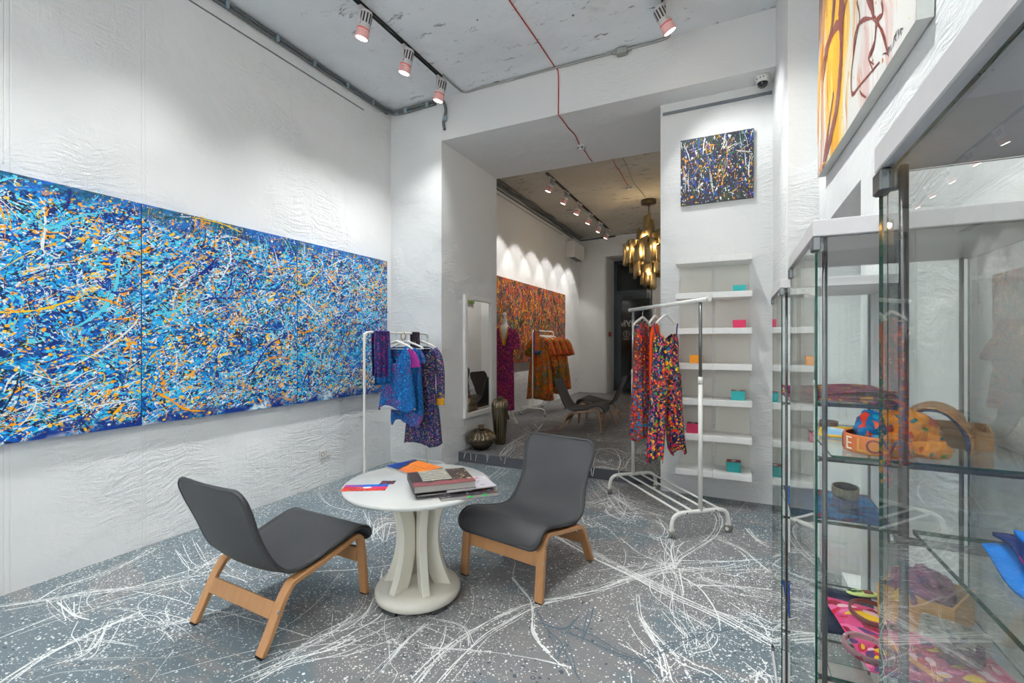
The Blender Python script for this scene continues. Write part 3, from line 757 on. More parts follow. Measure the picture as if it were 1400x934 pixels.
def conduit(label, runs, mat, cat='conduit', name='cable_conduit', clips=(), corr=False):
    root = thing(name, label, cat, runs[0][0][0])
    o0 = Vector(runs[0][0][0])
    mb = MB()
    for pts, r in runs:
        P = cat_rom([Vector(p)-o0 for p in pts], 10) if len(pts) > 2 else [Vector(p)-o0 for p in pts]
        if corr:
            Q = []; 
            for a, b in zip(P, P[1:]):
                n = max(1, int((b-a).length/.02))
                Q += [a.lerp(b, k/n) for k in range(n)]
            Q.append(P[-1]); P = Q
            mb.tube(P, [r*(1 if i % 2 else .86) for i in range(len(P))], 8)
        else: mb.tube(P, r, 8)
    mb.build('conduit_pipe' if 'conduit' in name else 'cable_run', mat, root)
    for c in clips:
        m = MB(); p = Vector(c)-o0; m.bbox(p.x-.012, p.x+.03, p.y-.012, p.y+.012, p.z-.028, p.z+.028, .004); m.build('clip', M_clip, root)
    return root
xa = XL+.022; za = ZC-.03
conduit('dark corrugated cable conduits along the left ceiling edge, dropping beside the opening',
    [([(xa, -2.4, za), (xa, 1, za), (xa, 3.9, za), (xa+.02, 4.25, za), (xa+.12, YE-.025, za), (-3.3, YE-.022, za), (-2.98, YE-.022, za+.004), (-2.9, YE-.022, za-.03), (-2.87, YE-.022, za-.14), (-2.9, YE-.022, za-.25), (-2.885, YE-.022, za-.34)], .017),
     ([(xa, -2.4, za-.036), (xa, 1, za-.036), (xa, 3.9, za-.036), (xa+.03, 4.24, za-.036), (xa+.15, YE-.02, za-.034), (-3.2, YE-.02, za-.034), (-3.0, YE-.02, za-.03)], .015)],
    M_conduit, corr=True, clips=[(XL+.02, y, ZC-.048) for y in (1.9, 2.35, 2.8, 3.2, 3.62, 4.0)]+[(XL+.1, YE-.03, ZC-.048), (-3.42, YE-.03, ZC-.048), (-3.12, YE-.03, ZC-.045), (-2.95, YE-.03, ZC-.035), (-2.885, YE-.03, za-.22)])
conduit('pale thin conduit from the track along the ceiling beam to the last spotlight', [([(-2.66, 3.95, ZC-.012), (-2.66, 4.2, ZC-.012), (-2.62, YE-.014, ZC-.014), (-2.4, YE-.014, ZC-.014), (-1.7, YE-.014, ZC-.014), (-1.0, YE-.014, ZC-.02)], .010), ([(-.86, YE-.014, ZC-.02), (-.55, YE-.014, ZC-.016), (-.5, 4.2, ZC-.014), (-.5, 3.95, ZC-.014)], .012)], M_conduit_l, name='ceiling_conduit')
root = thing('junction_box', 'grey junction box on the conduit at the ceiling beam', 'junction box', (-.93, YE, ZC-.03))
mb = MB(); mb.bbox(-.05, .05, -.045, 0, -.045, .028, .01); mb.build('body', M_conduit_l, root)
mb = MB(); mb.bbox(-.043, .043, -.052, -.044, -.038, .022, .004); mb.build('lid', M_conduit_l, root)
for e in (-1, 1):
    mb = MB(); mb.cyl((e*.05,-.02,0), (e*.085,-.02,0), .014); mb.build('gland', M_conduit_l, root)
wob = random.Random(4)
def wobl(a, b, n, s): 
    a, b = Vector(a), Vector(b); return [tuple(a.lerp(b, i/n)+Vector((wob.gauss(0,s) if 0 < i < n else 0, 0, 0))) for i in range(n+1)]
conduit('red fire alarm cable over the ceiling and down the beam', [(wobl((-1.66,-1.0,ZC-.006), (-1.592,YE-.005,ZC-.006), 14, .006), .0055), ([(-1.592,YE-.006,ZC-.006), (-1.56,YE-.006,4.05), (-1.56,YE-.006,3.66)], .0055), (wobl((-1.56,YE-.006,3.652), (-1.58,5.62,3.649), 8, .008), .0055)], M_red, 'cable', 'red_cable')
conduit('red alarm cable on the stained ceiling of the back room', [(wobl((-1.6,6.2,ZC-.006), (-1.645,8.1,ZC-.006), 8, .006), .0055)], M_red, 'cable', 'red_cable')
conduit('grey lamp cable on the stained ceiling leading to the chandelier', [([(-1.46,5.9,ZC-.008), (-1.48,7.2,ZC-.008), (-1.53,8.0,ZC-.008), (-1.5,8.6,ZC-.008), (-1.49,9.05,ZC-.008)], .007)], M_conduit_l, 'cable', 'lamp_cable')
conduit('sagging bundle of dark cables along the left ceiling edge of the back room', [(wobl((XL+.06,5.7,ZC-.055), (XL+.06,11.6,ZC-.055), 16, .012)+[(XL+.1,Y2-.03,ZC-.05), (-2.9,Y2-.03,ZC-.03), (-2.7,Y2-.03,ZC-.024)], .02), (wobl((XL+.11,5.7,ZC-.026), (XL+.11,11.6,ZC-.026), 16, .022), .022), (wobl((XL+.02,5.7,ZC-.11), (XL+.02,11.2,ZC-.1), 12, .0), .012)], M_conduit, name='cable_conduit')

def smoke(label, x, y, z):
    r = thing('smoke_detector', label, 'smoke detector', (x, y, z))
    mb = MB().smooth(); mb.lathe([(.001,0),(.052,0),(.052,-.012),(.048,-.02)], 24); mb.build('base', M_whitem, r)
    mb = MB().smooth(); mb.lathe([(.04,-.02),(.044,-.028),(.04,-.042),(.022,-.05),(.001,-.05)], 24); mb.build('head', M_whitem, r)
    for k in range(6):
        a = k*PI/3; m = MB(); m.box(-.011,.011,-.002,.002,-.006,.006, Matrix.Translation((.043*math.cos(a), .043*math.sin(a), -.034)) @ Matrix.Rotation(a+PI/2, 4, 'Z')); m.build('slot', M_black, r)
smoke('white smoke detector on the beam underside along the red cable', -1.571, 5.13, ZS)
smoke('white smoke detector on the stained ceiling at the red cable end', -1.648, 8.19, ZC)
# dome camera
r = thing('dome_camera', 'white dome security camera under the beam by the right wall', 'security camera', (.222, 4.46, ZS))
mb = MB().smooth(); mb.lathe([(.001,0),(.058,0),(.060,-.02),(.056,-.045),(.046,-.055),(.001,-.055)], 28); mb.build('housing', M_whitem, r)
mb = MB().smooth(); mb.lathe([(.042,-.053),(.041,-.066),(.034,-.082),(.02,-.092),(.001,-.095)], 24); mb.build('dome', plain('smoked_dome', (18,18,20), .08, spec=.6), r)
for k in (-2.4, -1.9, -1.5): 
    m = MB(); m.cyl((.055*math.cos(k), .055*math.sin(k), -.03), (.061*math.cos(k), .061*math.sin(k), -.03), .005, 8); m.build('screw', M_black, r)

# ---------------------------------------------------------------- track lights
def emit(name, rgb, s):
    t = NT(name); e = t.n('ShaderNodeEmission'); e.inputs[0].default_value = lin(*rgb); e.inputs[1].default_value = s
    t.l(e.outputs[0], t.out.inputs[0]); return t.m
M_lamp = emit('lamp_face', (255,246,240), 14.0)
M_pink = plain('pink_lens_ring', (238,176,172), .35)
M_housing = plain('white_lamp_housing', (206,202,200), .4)
KELV = (1.0, .985, .965)
def track(label, x, y0, y1, mat):
    r = thing('ceiling_track', label, 'lighting track', (x, y0, ZC))
    mb = MB(); mb.box(-.018,-.006,0,y1-y0,-.020,0).box(.006,.018,0,y1-y0,-.020,0).box(-.018,.018,0,y1-y0,-.006,0); mb.build('rail', M_black, r)
    mb = MB(); mb.bbox(-.019,.019,y1-y0-.001,y1-y0+.03,-.024,0,.003); mb.build('end_cap', M_whitem, r)
    return r
def spotlight(label, x, y, tilt, az, group, power, size=1.0, blend=.45, color=(.965, 1.0, .992)):
    """head hangs from a track; tilt from straight down, az = heading of the beam (0=+X)"""
    r = thing('track_spotlight', label, 'spotlight', (x, y, ZC-.02), az, group)
    mb = MB(); mb.bbox(-.016,.016,-.055,.055,-.022,0,.003); mb.build('adapter', M_housing, r)
    arm = MB(); pz = -.135
    arm.box(-.012,.012,.052,.056,pz-.01,-.02).box(-.012,.012,-.056,-.052,pz-.01,-.02).box(-.012,.012,-.056,.056,-.026,-.021)
    arm.cyl((0,-.062,pz), (0,-.047,pz), .014, 10); arm.cyl((0,.047,pz), (0,.062,pz), .014, 10)
    arm.build('yoke', M_housing, r)
    M = Matrix.Translation((0,0,pz)) @ Matrix.Rotation(-tilt, 4, 'Y') @ Matrix.Diagonal((1.2,1.2,1.2,1))
    b = MB().smooth(); b.lathe([(.001,.088),(.036,.088),(.040,.080),(.040,-.005),(.041,-.035),(.040,-.04),(.001,-.04)], 24, M=M); b.build('housing', M_housing, r)
    for k in range(12):
        a = k*PI/6; f = MB(); f.box(.0395,.0408,-.005,.005,.008,.070, M @ Matrix.Rotation(a, 4, 'Z')); f.build('cooling_slot', M_black, r)
    f = MB().smooth(); f.lathe([(.0405,-.040),(.043,-.046),(.0445,-.085),(.043,-.088),(.039,-.088),(.039,-.046)], 24, caps=False, M=M); f.build('lens_ring', M_pink, r)
    f = MB().smooth(); f.lathe([(.0412,-.026),(.0425,-.028),(.0425,-.034),(.0412,-.036)], 24, caps=False, M=M); f.build('trim_ring', plain('red_glow_ring', (226,96,88), .4), r)
    f = MB(); f.lathe([(.001,-.0855),(.0392,-.0855),(.0392,-.0845),(.001,-.0845)], 24, M=M); f.build('lens', M_lamp, r)
    L = bpy.data.lights.new('beam', 'SPOT'); L.energy = power; L.color = color; L.spot_size = size; L.spot_blend = blend; L.shadow_soft_size = .04
    lo = bpy.data.objects.new('beam', L); COL.objects.link(lo); lo.parent = r
    lo.matrix_local = Matrix.Translation((0,0,pz)) @ Matrix.Rotation(-tilt, 4, 'Y') @ Matrix.Translation((0,0,-.114))
    return r
T_ = math.radians
P1, P2, P3, PF, PR = 80, 150, 68, 80, 680
track('black ceiling track above the blue paintings', -2.7, -2.2, 3.97, M_black)
track('black ceiling track above the glass cabinets', -.5, -2.2, 3.97, M_black)
track('black ceiling track in the back room', -2.7, 6.95, 11.0, M_black)
ords = ['nearest the opening, above the blue paintings', 'second from the opening above the blue paintings', 'third from the opening, at the top picture edge']
ys = [3.96, 3.42, 2.88, 2.30, 1.75, 1.2, .65, -.8, -1.7]
for i, y in enumerate(ys):
    lb = 'lit white spotlight '+ords[i] if i < 3 else 'unseen white spotlight on the left track out of the frame, number %d from the opening' % (i+1)
    if i in (3, 5): spotlight(lb, -2.7, y, T_(20), 0, 'spotlights of the left track', PF, T_(92), .7, (.965,1,.992))      # turned to the seats
    elif y > .5: spotlight(lb, -2.7, y, T_(16), PI, 'spotlights of the left track', P1, T_(84), 1.0, (.965,1,.992))
    else: spotlight(lb, -2.7, y, T_(40), -PI/2, 'spotlights of the left track', PR, T_(95), .45, (.93,.985,1))  # rear heads out of view, added as ambient fill
ys2 = [3.86, 3.1, 2.3, 1.5, .7, -.1, -1.0, -1.9]
for i, y in enumerate(ys2):
    lb = 'lit white spotlight at the ceiling left of the yellow painting' if i == 0 else 'unseen white spotlight on the right track out of the frame, number %d from the beam' % (i+1)
    g_ = 'spotlights of the right track'
    if i == 0: spotlight(lb, -.5, y, T_(30), T_(35), g_, 60, T_(84), .6, (.965,1,.992))
    elif i in (2, 4): spotlight(lb, -.5, y, T_(22), PI, g_, PF, T_(92), .7, (.965,1,.992))
    elif y > .5 or i == 5: spotlight(lb, -.5, y, T_(22), 0, g_, P2, T_(88), .9, (.965,1,.992))
    else: spotlight(lb, -.5, y, T_(40), -PI/2, g_, PR, T_(95), .45, (.93,.985,1))  # added unseen heads that bounce fill light off the rear wall
nm = ['nearest the beam', 'second from the beam', 'third from the beam', 'fourth from the beam', 'fifth from the beam', 'furthest back, by the track end']
for i, y in enumerate([7.12, 7.86, 8.62, 9.4, 10.2, 10.9]):
    spotlight('small lit spotlight on the back room track, '+nm[i], -2.7, y, T_(25), PI, 'spotlights of the back room', P3, T_(64), .35, (1,.975,.94))
track('added black ceiling track, unseen, over the right half of the back room', .1, 6.5, 11.0, M_black)  # track and its heads are added out of view to fill the back room
for i, y in enumerate([6.9, 8.2, 9.5, 10.8]):
    spotlight('added spotlight on the unseen right track of the back room, number %d from the beam' % (i+1), .1, y, T_(20), 0, 'added fill spotlights of the unseen back track', 95, T_(100), .6, (1,.985,.96))
# ---------------------------------------------------------------- lounge chairs
def wood_mat(name, a, b):
    t = NT(name); co = t.coord()
    g = t.noise(t.mapping(t.warp(co, 4, .05), (0,0,0), (.3,0,0), (26, 6, 6)), 2.2, 5, .6)
    return t.bsdf(t.mix(g, lin(*a), lin(*b)), .42, 0, t.bump(g, .06, .002), .4)
M_birch = wood_mat('birch_plywood', (190,142,98), (166,116,74))
M_birch2 = wood_mat('birch_plywood_shaded', (160,122,94), (134,100,76))  # darker copy of the birch, back room shade put into the colour
def mesh_fabric():
    t = NT('grey_mesh_fabric'); co = t.coord()
    w = t.n('ShaderNodeTexWave'); t.l(t.warp(co, 2.2, .02), w.inputs['Vector']); w.inputs['Scale'].default_value = 160; w.inputs['Distortion'].default_value = .6
    n = t.noise(co, 3, 3)
    c = t.mix(t.math('MULTIPLY', w.outputs['Fac'], .5), lin(58,58,60), lin(76,76,78))
    c = t.mix(t.mrange(n, .3, .7, 0, .25), c, lin(84,84,86))
    return t.bsdf(c, .62, 0, t.bump(w.outputs['Fac'], .12, .001), .35)
M_mesh = mesh_fabric()
M_piping = plain('dark_grey_piping', (52,52,54), .6)
def make_chair(name, label, loc, rotz, wood):
    """faces local +y; feet at y=-.31 and +.31, x=+-.29"""
    r = thing(name, label, 'chair', loc, rotz, 'grey lounge chairs')
    prof = [(-.075,.752),(-.062,.715),(-.018,.600),(.030,.480),(.066,.405),(.105,.352),(.155,.322),(.225,.318),(.34,.338),(.47,.372),(.545,.388),(.595,.385),(.632,.362),(.650,.325),(.652,.292)]
    P0 = cat_rom([Vector((0, y-.31, z)) for y, z in prof], 12)
    cum = [0]
    for p, q in zip(P0, P0[1:]): cum.append(cum[-1]+(q-p).length)
    TL = cum[-1]
    def at_s(sv):
        for i in range(len(P0)-1):
            if cum[i+1] >= sv: return P0[i].lerp(P0[i+1], (sv-cum[i])/max(1e-9, cum[i+1]-cum[i]))
        return P0[-1].copy()
    RC = .065
    S = [RC*(1-math.cos(k*PI/2/7)) for k in range(8)]+[RC+(TL-2*RC)*k/42 for k in range(1, 42)]+[TL-RC*(1-math.cos(k*PI/2/7)) for k in range(7, -1, -1)]
    P = [at_s(q) for q in S]; n = len(P)
    def halfw(z, y):
        w = .268-.024*math.sin(PI*min(1, max(0, (z-.34)/.30))) -.006*min(1, max(0, z-.40)/.35) if y < -.1 else .268
        return w+.016*min(1, max(0, (y+.15)/.3))
    nx = 18; rows = []
    for i, p in enumerate(P):
        hw = halfw(p.z, p.y); row = []; sd = min(S[i], TL-S[i])
        if sd < RC: hw = hw-RC+math.sqrt(max(0, RC*RC-(RC-sd)**2))
        u_ = S[i]/TL
        tq = P[min(i+1,n-1)]-P[max(i-1,0)]; tq.normalize(); nn = Vector((0,-tq.z,tq.y))
        for k in range(nx+1):
            sx_ = -1+2*k/nx
            sag = -.024*(1-sx_*sx_)*math.sin(PI*min(1, max(0, (u_+.10)/.95)))
            row.append(Vector((sx_*hw, p.y, p.z))+nn*sag)
        rows.append(row)
    mb = MB().smooth(); mb.grid(rows); mb.build('seat_shell', M_mesh, r, solid=.014)
    loop = [rows[0][k] for k in range(nx+1)]+[rows[i][nx] for i in range(1, n)]+[rows[n-1][k] for k in range(nx-1,-1,-1)]+[rows[i][0] for i in range(n-2, 0, -1)]
    mb = MB(); mb.tube(loop, .0105, 8, closed=True); mb.build('edge_tube', M_piping, r)
    for sx in (-1, 1):
        x1 = sx*.292; x0 = sx*.240
        path = cat_rom([(-.305,0),(-.262,.085),(-.205,.20),(-.175,.245),(-.152,.268),(-.115,.277),(-.02,.294),(.10,.318),(.19,.338),(.232,.346),(.260,.335),(.276,.300),(.284,.24),(.298,.10),(.307,0)] and [Vector((0,a,b)) for a, b in [(-.305,0.006),(-.262,.085),(-.205,.20),(-.175,.245),(-.152,.268),(-.115,.277),(-.02,.294),(.10,.318),(.19,.338),(.232,.346),(.260,.335),(.276,.300),(.284,.24),(.298,.10),(.307,.006)]], 3)
        mb = MB(); mb.band([(p.y, p.z) for p in path], min(x0,x1), max(x0,x1), .024); mb.build('leg_frame', wood, r, bevel=.004)
        for y in (-.305, .306):
            m = MB(); m.box(min(x0,x1)+.004, max(x0,x1)-.004, y-.011, y+.011, 0, .007); m.build('foot_glide', M_black, r)
        for (y, z) in ((-.236,.175),(.300,.215)):
            m = MB(); m.cyl((x1-sx*.002, y, z), (x1+sx*.003, y, z), .006, 10); m.build('bolt', M_clip, r)
    M = Matrix.Translation((0,-.226,.165)) @ Matrix.Rotation(-.45, 4, 'X')
    mb = MB(); mb.bbox(-.241,.241,-.010,.010,-.036,.036,.003,M); mb.build('crossbar', wood, r)
    M = Matrix.Translation((0,.280,.225)) @ Matrix.Rotation(.1, 4, 'X')
    mb = MB(); mb.bbox(-.241,.241,-.010,.010,-.042,.042,.003,M); mb.build('crossbar', wood, r)
    return r
def feet_fit(rear, front_same_side, side):
    """place from two near-side foot points: rear, front; side=+1 when they are the chair's +x side"""
    a = Vector((rear[0], rear[1], 0)); b = Vector((front_same_side[0], front_same_side[1], 0)); d = (b-a).normalized()
    rz = math.atan2(d.y, d.x)-PI/2
    m = (a+b)/2; right = Vector((d.y, -d.x, 0))
    c = m-right*side*.266
    return (c.x, c.y), rz
(c1, r1) = feet_fit((-1.897,1.36), (-1.863,2.008), 1)
make_chair('lounge_chair', 'grey mesh lounge chair on the left, seen from behind with its back to the camera', (c1[0], c1[1], 0), r1, M_birch)
(c2, r2) = feet_fit((-.826,2.911), (-.935,2.305), -1)
r2 = math.atan2(2.305-2.911, -.935+.826)-PI/2
d = Vector((-.935+.826, 2.305-2.911, 0)).normalized(); right = Vector((d.y, -d.x, 0))
m = Vector((-.88, 2.608, 0)); ctr = m + (Vector((-1.226,2.365,0))-Vector((-.935,2.305,0))).normalized()*.276
make_chair('lounge_chair', 'grey mesh lounge chair right of the round table, facing the camera', (ctr.x, ctr.y, 0), r2, M_birch)
make_chair('lounge_chair', 'left one of the two lounge chairs in the back room, facing right', (-2.015, 6.70, Z2), -PI/2+.10, M_birch2)
make_chair('lounge_chair', 'right one of the two lounge chairs in the back room, facing left', (-1.955, 7.47, Z2), PI/2+.06, M_birch2)
make_chair('lounge_chair', 'lounge chair of the back room seen only in the wall mirror', (-.55, 8.35, Z2), PI*.85, M_birch2)

# ---------------------------------------------------------------- round table
t_ = NT('cream_lacquer'); co = t_.coord(); v_ = t_.voro(co, 9); 
M_cream = t_.bsdf(t_.mix(t_.noise(co, 6, 3), lin(222,216,202), lin(232,228,216)), .16, 0, None, .5)
M_top = plain('glossy_white_tabletop', (208,208,205), .10, var=.01)
TX, TY, TZ = -1.582, 2.105, .628
r = thing('round_table', 'white round table with a curved fin pedestal between the two chairs', 'table', (TX, TY, 0), .35)
mb = MB().smooth(); mb.lathe([(.001,TZ-.026),(.385,TZ-.026),(.397,TZ-.022),(.402,TZ-.013),(.400,TZ-.004),(.392,TZ),(.001,TZ)], 96); mb.build('tabletop', M_top, r)
mb = MB().smooth(); mb.lathe([(.001,.018),(.222,.018),(.232,.026),(.234,.045),(.230,.062),(.214,.074),(.16,.082),(.001,.084)], 72); mb.build('pedestal_base', M_cream, r)
def rad(z):
    u = (z-.08)/(TZ-.026-.08)
    return .118+.085*(2*u-1)**2*(1.0 if u > .5 else .85)+.012*max(0, u-.85)/.15
for k in range(6):
    a = k*PI/3; M = Matrix.Rotation(a, 4, 'Z'); mb = MB(); N = 18
    zs = [.080+(TZ-.026-.080)*i/N for i in range(N+1)]
    th = .021
    out = [(rad(z), z) for z in zs]; inn = [(max(.028, rad(z)-.078-.02*abs(2*(z-.08)/(TZ-.1)-1)), z) for z in zs]
    V = []
    for (ro, z), (ri, _) in zip(out, inn):
        V.append([mb.v(M @ Vector(p)) for p in ((ri,-th,z),(ro,-th,z),(ro,th,z),(ri,th,z))])
    for A, B in zip(V, V[1:]):
        for q in range(4): mb.face([A[q], A[(q+1)%4], B[(q+1)%4], B[q]])
    mb.face(V[0][::-1]); mb.face(V[-1]); mb.build('pedestal_fin', M_cream, r, bevel=.003)
mb = MB().smooth(); mb.lathe([(.001,TZ-.040),(.20,TZ-.040),(.21,TZ-.034),(.21,TZ-.026),(.001,TZ-.026)], 48); mb.build('top_plate', M_cream, r)
for k in range(5):
    a = k*2*PI/5+.5; M = Matrix.Rotation(a, 4, 'Z') @ Matrix.Translation((.205,0,0)); mb = MB(); mb.bbox(-.022,.022,-.045,.045,0,.02,.003,M); mb.build('foot_pad', plain('dark_foot_pad', (60,60,62), .5), r)

# ---------------------------------------------------------------- books and leaflets on the table
def cover(name, base, layers, **k): return splat(name, base, layers, axis='Z', rough=.3, **k)
M_pages = plain('book_pages', (158,154,148), .8)
def book(name, label, cx, cy, z, w, d, h, rot, cov, spine=None, group=None, hard=True, extra=None):
    r = thing(name, label, 'book', (cx, cy, z), rot, group)
    c = .0025 if hard else .0008; e = .004 if hard else .0
    mb = MB(); mb.bbox(-w/2, w/2, -d/2, d/2, h-c, h, .0006); mb.build('front_cover', cov, r)
    mb = MB(); mb.bbox(-w/2, w/2, -d/2, d/2, 0, c, .0006); mb.build('back_cover', spine or cov, r)
    mb = MB(); mb.box(-w/2, -w/2+c, -d/2, d/2, c, h-c); mb.build('spine', spine or cov, r)
    mb = MB(); mb.box(-w/2+c, w/2-e, -d/2+e, d/2-e, c, h-c); mb.build('pages', M_pages, r)
    if extra: extra(r, w, d, h)
    return r
def or_edit(t, co, col):
    sx = t.n('ShaderNodeSeparateXYZ'); t.l(co, sx.inputs[0])
    n = t.math('ADD', sx.outputs[0], t.math('MULTIPLY', t.math('SUBTRACT', t.noise(co, 14, 3), .5), .05))
    n = t.math('ADD', n, t.math('MULTIPLY', sx.outputs[1], .45))
    col = t.mix(t.mrange(n, -.055, -.062), col, lin(60,44,40))
    return t.mix(t.mrange(n, -.082, -.088), col, lin(14,52,130))
M_cov_or = cover('orange_cover', [lin(226,104,20), lin(240,140,36), lin(214,84,26)], [dict(scale=70, thr=.6, prob=.5, cols=[lin(244,150,60), lin(206,84,20)], wig=.8)], edit=or_edit)
def or_text(r, w, d, h):
    rr = random.Random(3); mb = MB()
    for row, (y, n, x0) in enumerate(((.012, 9, -.02), (-.022, 10, -.01))):
        for k in range(n):
            x = x0+k*.0125
            mb.ribbon([Vector((x+rr.uniform(-.004,.004), y+rr.uniform(-.009,.009), h+.0004)) for _ in range(4)], [.0013]*4)
    mb.build('dark_lettering', plain('dark_print', (40,30,30), .5), r)
book('book', 'orange and blue softcover lying at the back of the table', -1.772, 2.315, TZ, .285, .215, .013, -.30, M_cov_or, plain('grey_white_back', (206,206,204), .5), 'books on the table', False, or_text)
def bk_edit(t, co, col):
    sx = t.n('ShaderNodeSeparateXYZ'); t.l(co, sx.inputs[0])
    x, y = sx.outputs[0], sx.outputs[1]
    n = t.math('ADD', y, t.math('MULTIPLY', t.math('SUBTRACT', t.noise(co, 22, 4), .5), .10))
    col = t.mix(t.mrange(n, -.070, -.085, 0, .9), col, lin(140,72,76))
    w = t.n('ShaderNodeTexWave'); t.l(t.warp(co, 16, .012), w.inputs['Vector']); w.inputs['Scale'].default_value = 11; w.bands_direction = 'Y'; w.inputs['Distortion'].default_value = .8
    wm = t.math('MULTIPLY', t.math('GREATER_THAN', w.outputs['Fac'], .5), t.math('MULTIPLY', t.math('GREATER_THAN', x, -.10), t.math('LESS_THAN', x, .05)))
    wm = t.math('MULTIPLY', wm, t.math('GREATER_THAN', y, -.05))
    return t.mix(wm, col, lin(206,204,190))
M_cov_dk = cover('dark_photo_cover', [lin(30,24,24), lin(58,40,36), lin(24,22,26)], [
    dict(scale=60, thr=.6, prob=.55, cols=[lin(190,172,140), lin(24,20,22), lin(90,60,40)], wig=.9, where=(9, .48)),
    dict(scale=110, thr=.6, prob=.4, cols=[lin(210,190,150), lin(150,110,60), lin(24,20,22)], wig=.9, where=(8, .52))], edit=bk_edit)
M_cov_mag = cover('magazine_cover', [lin(26,26,30), lin(70,66,70), lin(40,38,44)], [dict(scale=34, stretch=(1,3), thr=.7, prob=.6, cols=[lin(150,150,170), lin(170,90,50), lin(24,24,30), lin(196,196,206), lin(90,60,50)], wig=.5)])
B0 = 'books on the table'
BR = .79
book('book', 'lowest magazine under the thick dark book, sticking out at its right side', -1.262, 2.075, TZ, .29, .235, .014, BR-.02, M_cov_mag, plain('grey_taupe_spine', (120,110,100), .5), B0, False)
book('book', 'black book directly under the thick dark picture book', -1.385, 2.035, TZ+.0142, .29, .235, .012, BR+.02, plain('black_cover', (28,28,30), .4), None, B0)
book('magazine', 'pale magazine with a pink mark sticking out between the stacked books', -1.270, 2.110, TZ+.0265, .26, .20, .006, BR+.06, cover('pale_mag', [lin(206,200,206), lin(190,186,196)], [dict(scale=40, thr=.5, prob=.4, cols=[lin(226,80,150), lin(150,150,160), lin(230,228,230)])]), None, B0, False)
book('book', 'thick dark picture book with white lines on top of the stack', -1.392, 2.045, TZ+.0328, .315, .265, .036, BR, M_cov_dk, plain('dark_spine', (34,28,30), .45), B0)
for q, (x, y) in enumerate(((-1.177,1.987),(-1.124,2.040))):
    m = MB(); m.box(-.011,.011,-.003,.003,0,.006, Matrix.Rotation(BR, 4, 'Z')); o = m.build('page_marker', plain('green_marker', (20,200,80), .5), None, (x, y, TZ+.008))
    setp(o, 'bright green page marker at the %s edge of the lowest magazine' % ('near' if q == 0 else 'right'), 'page marker', 'green page markers')
def leaf_edit(t, co, col):
    sx = t.n('ShaderNodeSeparateXYZ'); t.l(co, sx.inputs[0])
    u = t.mrange(sx.outputs[0], -.10, .0)
    top = t.mix(u, lin(176,44,140), lin(20,104,204)); 
    col = t.mix(t.mrange(sx.outputs[1], .012, .016), col, top)
    md = t.math('MULTIPLY', t.math('GREATER_THAN', sx.outputs[0], .02), t.math('GREATER_THAN', sx.outputs[1], -.02))
    return t.mix(t.math('MULTIPLY', md, t.mrange(sx.outputs[1], .016, .012)), col, lin(222,40,104))
M_leaf = cover('leaflet_print', [lin(206,40,40), lin(222,60,40)], [dict(scale=90, thr=.7, prob=.6, cols=[lin(230,170,40), lin(30,50,90), lin(220,50,50), lin(40,120,80)], wig=.6)], edit=leaf_edit)
r = thing('leaflet', 'long red and blue printed leaflet with a white oval, left on the table', 'leaflet', (-1.772, 1.897, TZ), math.atan2(.112, .192))
mb = MB(); mb.box(-.115,.115,-.054,.054,0,.0012); mb.build('sheet', M_leaf, r)
mb = MB(); mb.lathe([(.001,.0013),(.019,.0013),(.019,.0016),(.001,.0016)], 24); o = mb.build('oval_badge', M_pwhite, r); o.scale = (1.25, .75, 1); o.location = (.012, 0, 0)
r = thing('leaflet', 'small square multicoloured leaflet behind the long one', 'leaflet', (-1.725, 2.022, TZ), math.atan2(.06,.05)-.4)
mb = MB(); mb.box(-.038,.038,-.030,.030,0,.0011); mb.build('sheet', cover('leaflet_small', [lin(40,30,60), lin(90,40,60)], [dict(scale=90, thr=.75, prob=.75, cols=[lin(230,150,40), lin(30,30,80), lin(200,60,50), lin(120,60,130)], wig=.6)]), r)

# ---------------------------------------------------------------- vases
M_bronze = plain('mirror_bronze_glaze', (122,109,90), .10, 1.0, var=.2, nscale=8)
def vase(label, x, y, prof, lobes):
    n = lobes*8
    r = thing('vase', label, 'vase', (x, y, Z2), 0, 'ribbed bronze vases')
    wob = lambda a, z: .075*abs(math.sin(lobes*a/2))-.05 if z > .015 and z < prof[-5][1] else 0
    mb = MB().smooth(); mb.lathe(prof, n, caps=False, wob=wob); mb.build('body', M_bronze, r)
    top = prof[-5]
    return r
vase('squat ribbed bronze vase at the corner of the step', -2.765, 4.93, [(.001,.0),(.075,.0),(.085,.006),(.115,.04),(.155,.085),(.176,.120),(.180,.140),(.172,.165),(.14,.205),(.09,.238),(.05,.252),(.034,.258),(.030,.268),(.040,.282),(.048,.288),(.046,.291),(.03,.285),(.026,.262)], 18)
vase('tall ribbed bronze vase beside the mirror', -2.690, 5.28, [(.001,0),(.066,0),(.070,.006),(.074,.05),(.084,.20),(.096,.36),(.105,.46),(.106,.50),(.098,.54),(.075,.57),(.048,.582),(.036,.586),(.034,.592),(.040,.600),(.044,.604),(.042,.606),(.03,.60),(.026,.58)], 18)

# ---------------------------------------------------------------- wall mirror
r = thing('wall_mirror', 'white framed tall mirror leaning on the side of the pier', 'mirror', (-2.94, 4.79, .485))
W_, H_ = .725, 1.50
mb = MB(); fw = .058
mb.bbox(0,.035,0,fw,0,H_,.004).bbox(0,.035,W_-fw,W_,0,H_,.004).bbox(0,.035,fw,W_-fw,0,fw,.004).bbox(0,.035,fw,W_-fw,H_-fw,H_,.004); mb.build('frame', M_white, r)
mb = MB(); mb.box(.004,.014,fw,W_-fw,fw,H_-fw); t = NT('mirror_glass'); mb.build('mirror_glass', t.bsdf(t.mix(t.noise(t.coord(), 3, 1), (.86,.87,.86,1), (.88,.89,.88,1)), .01, 1.0), r)

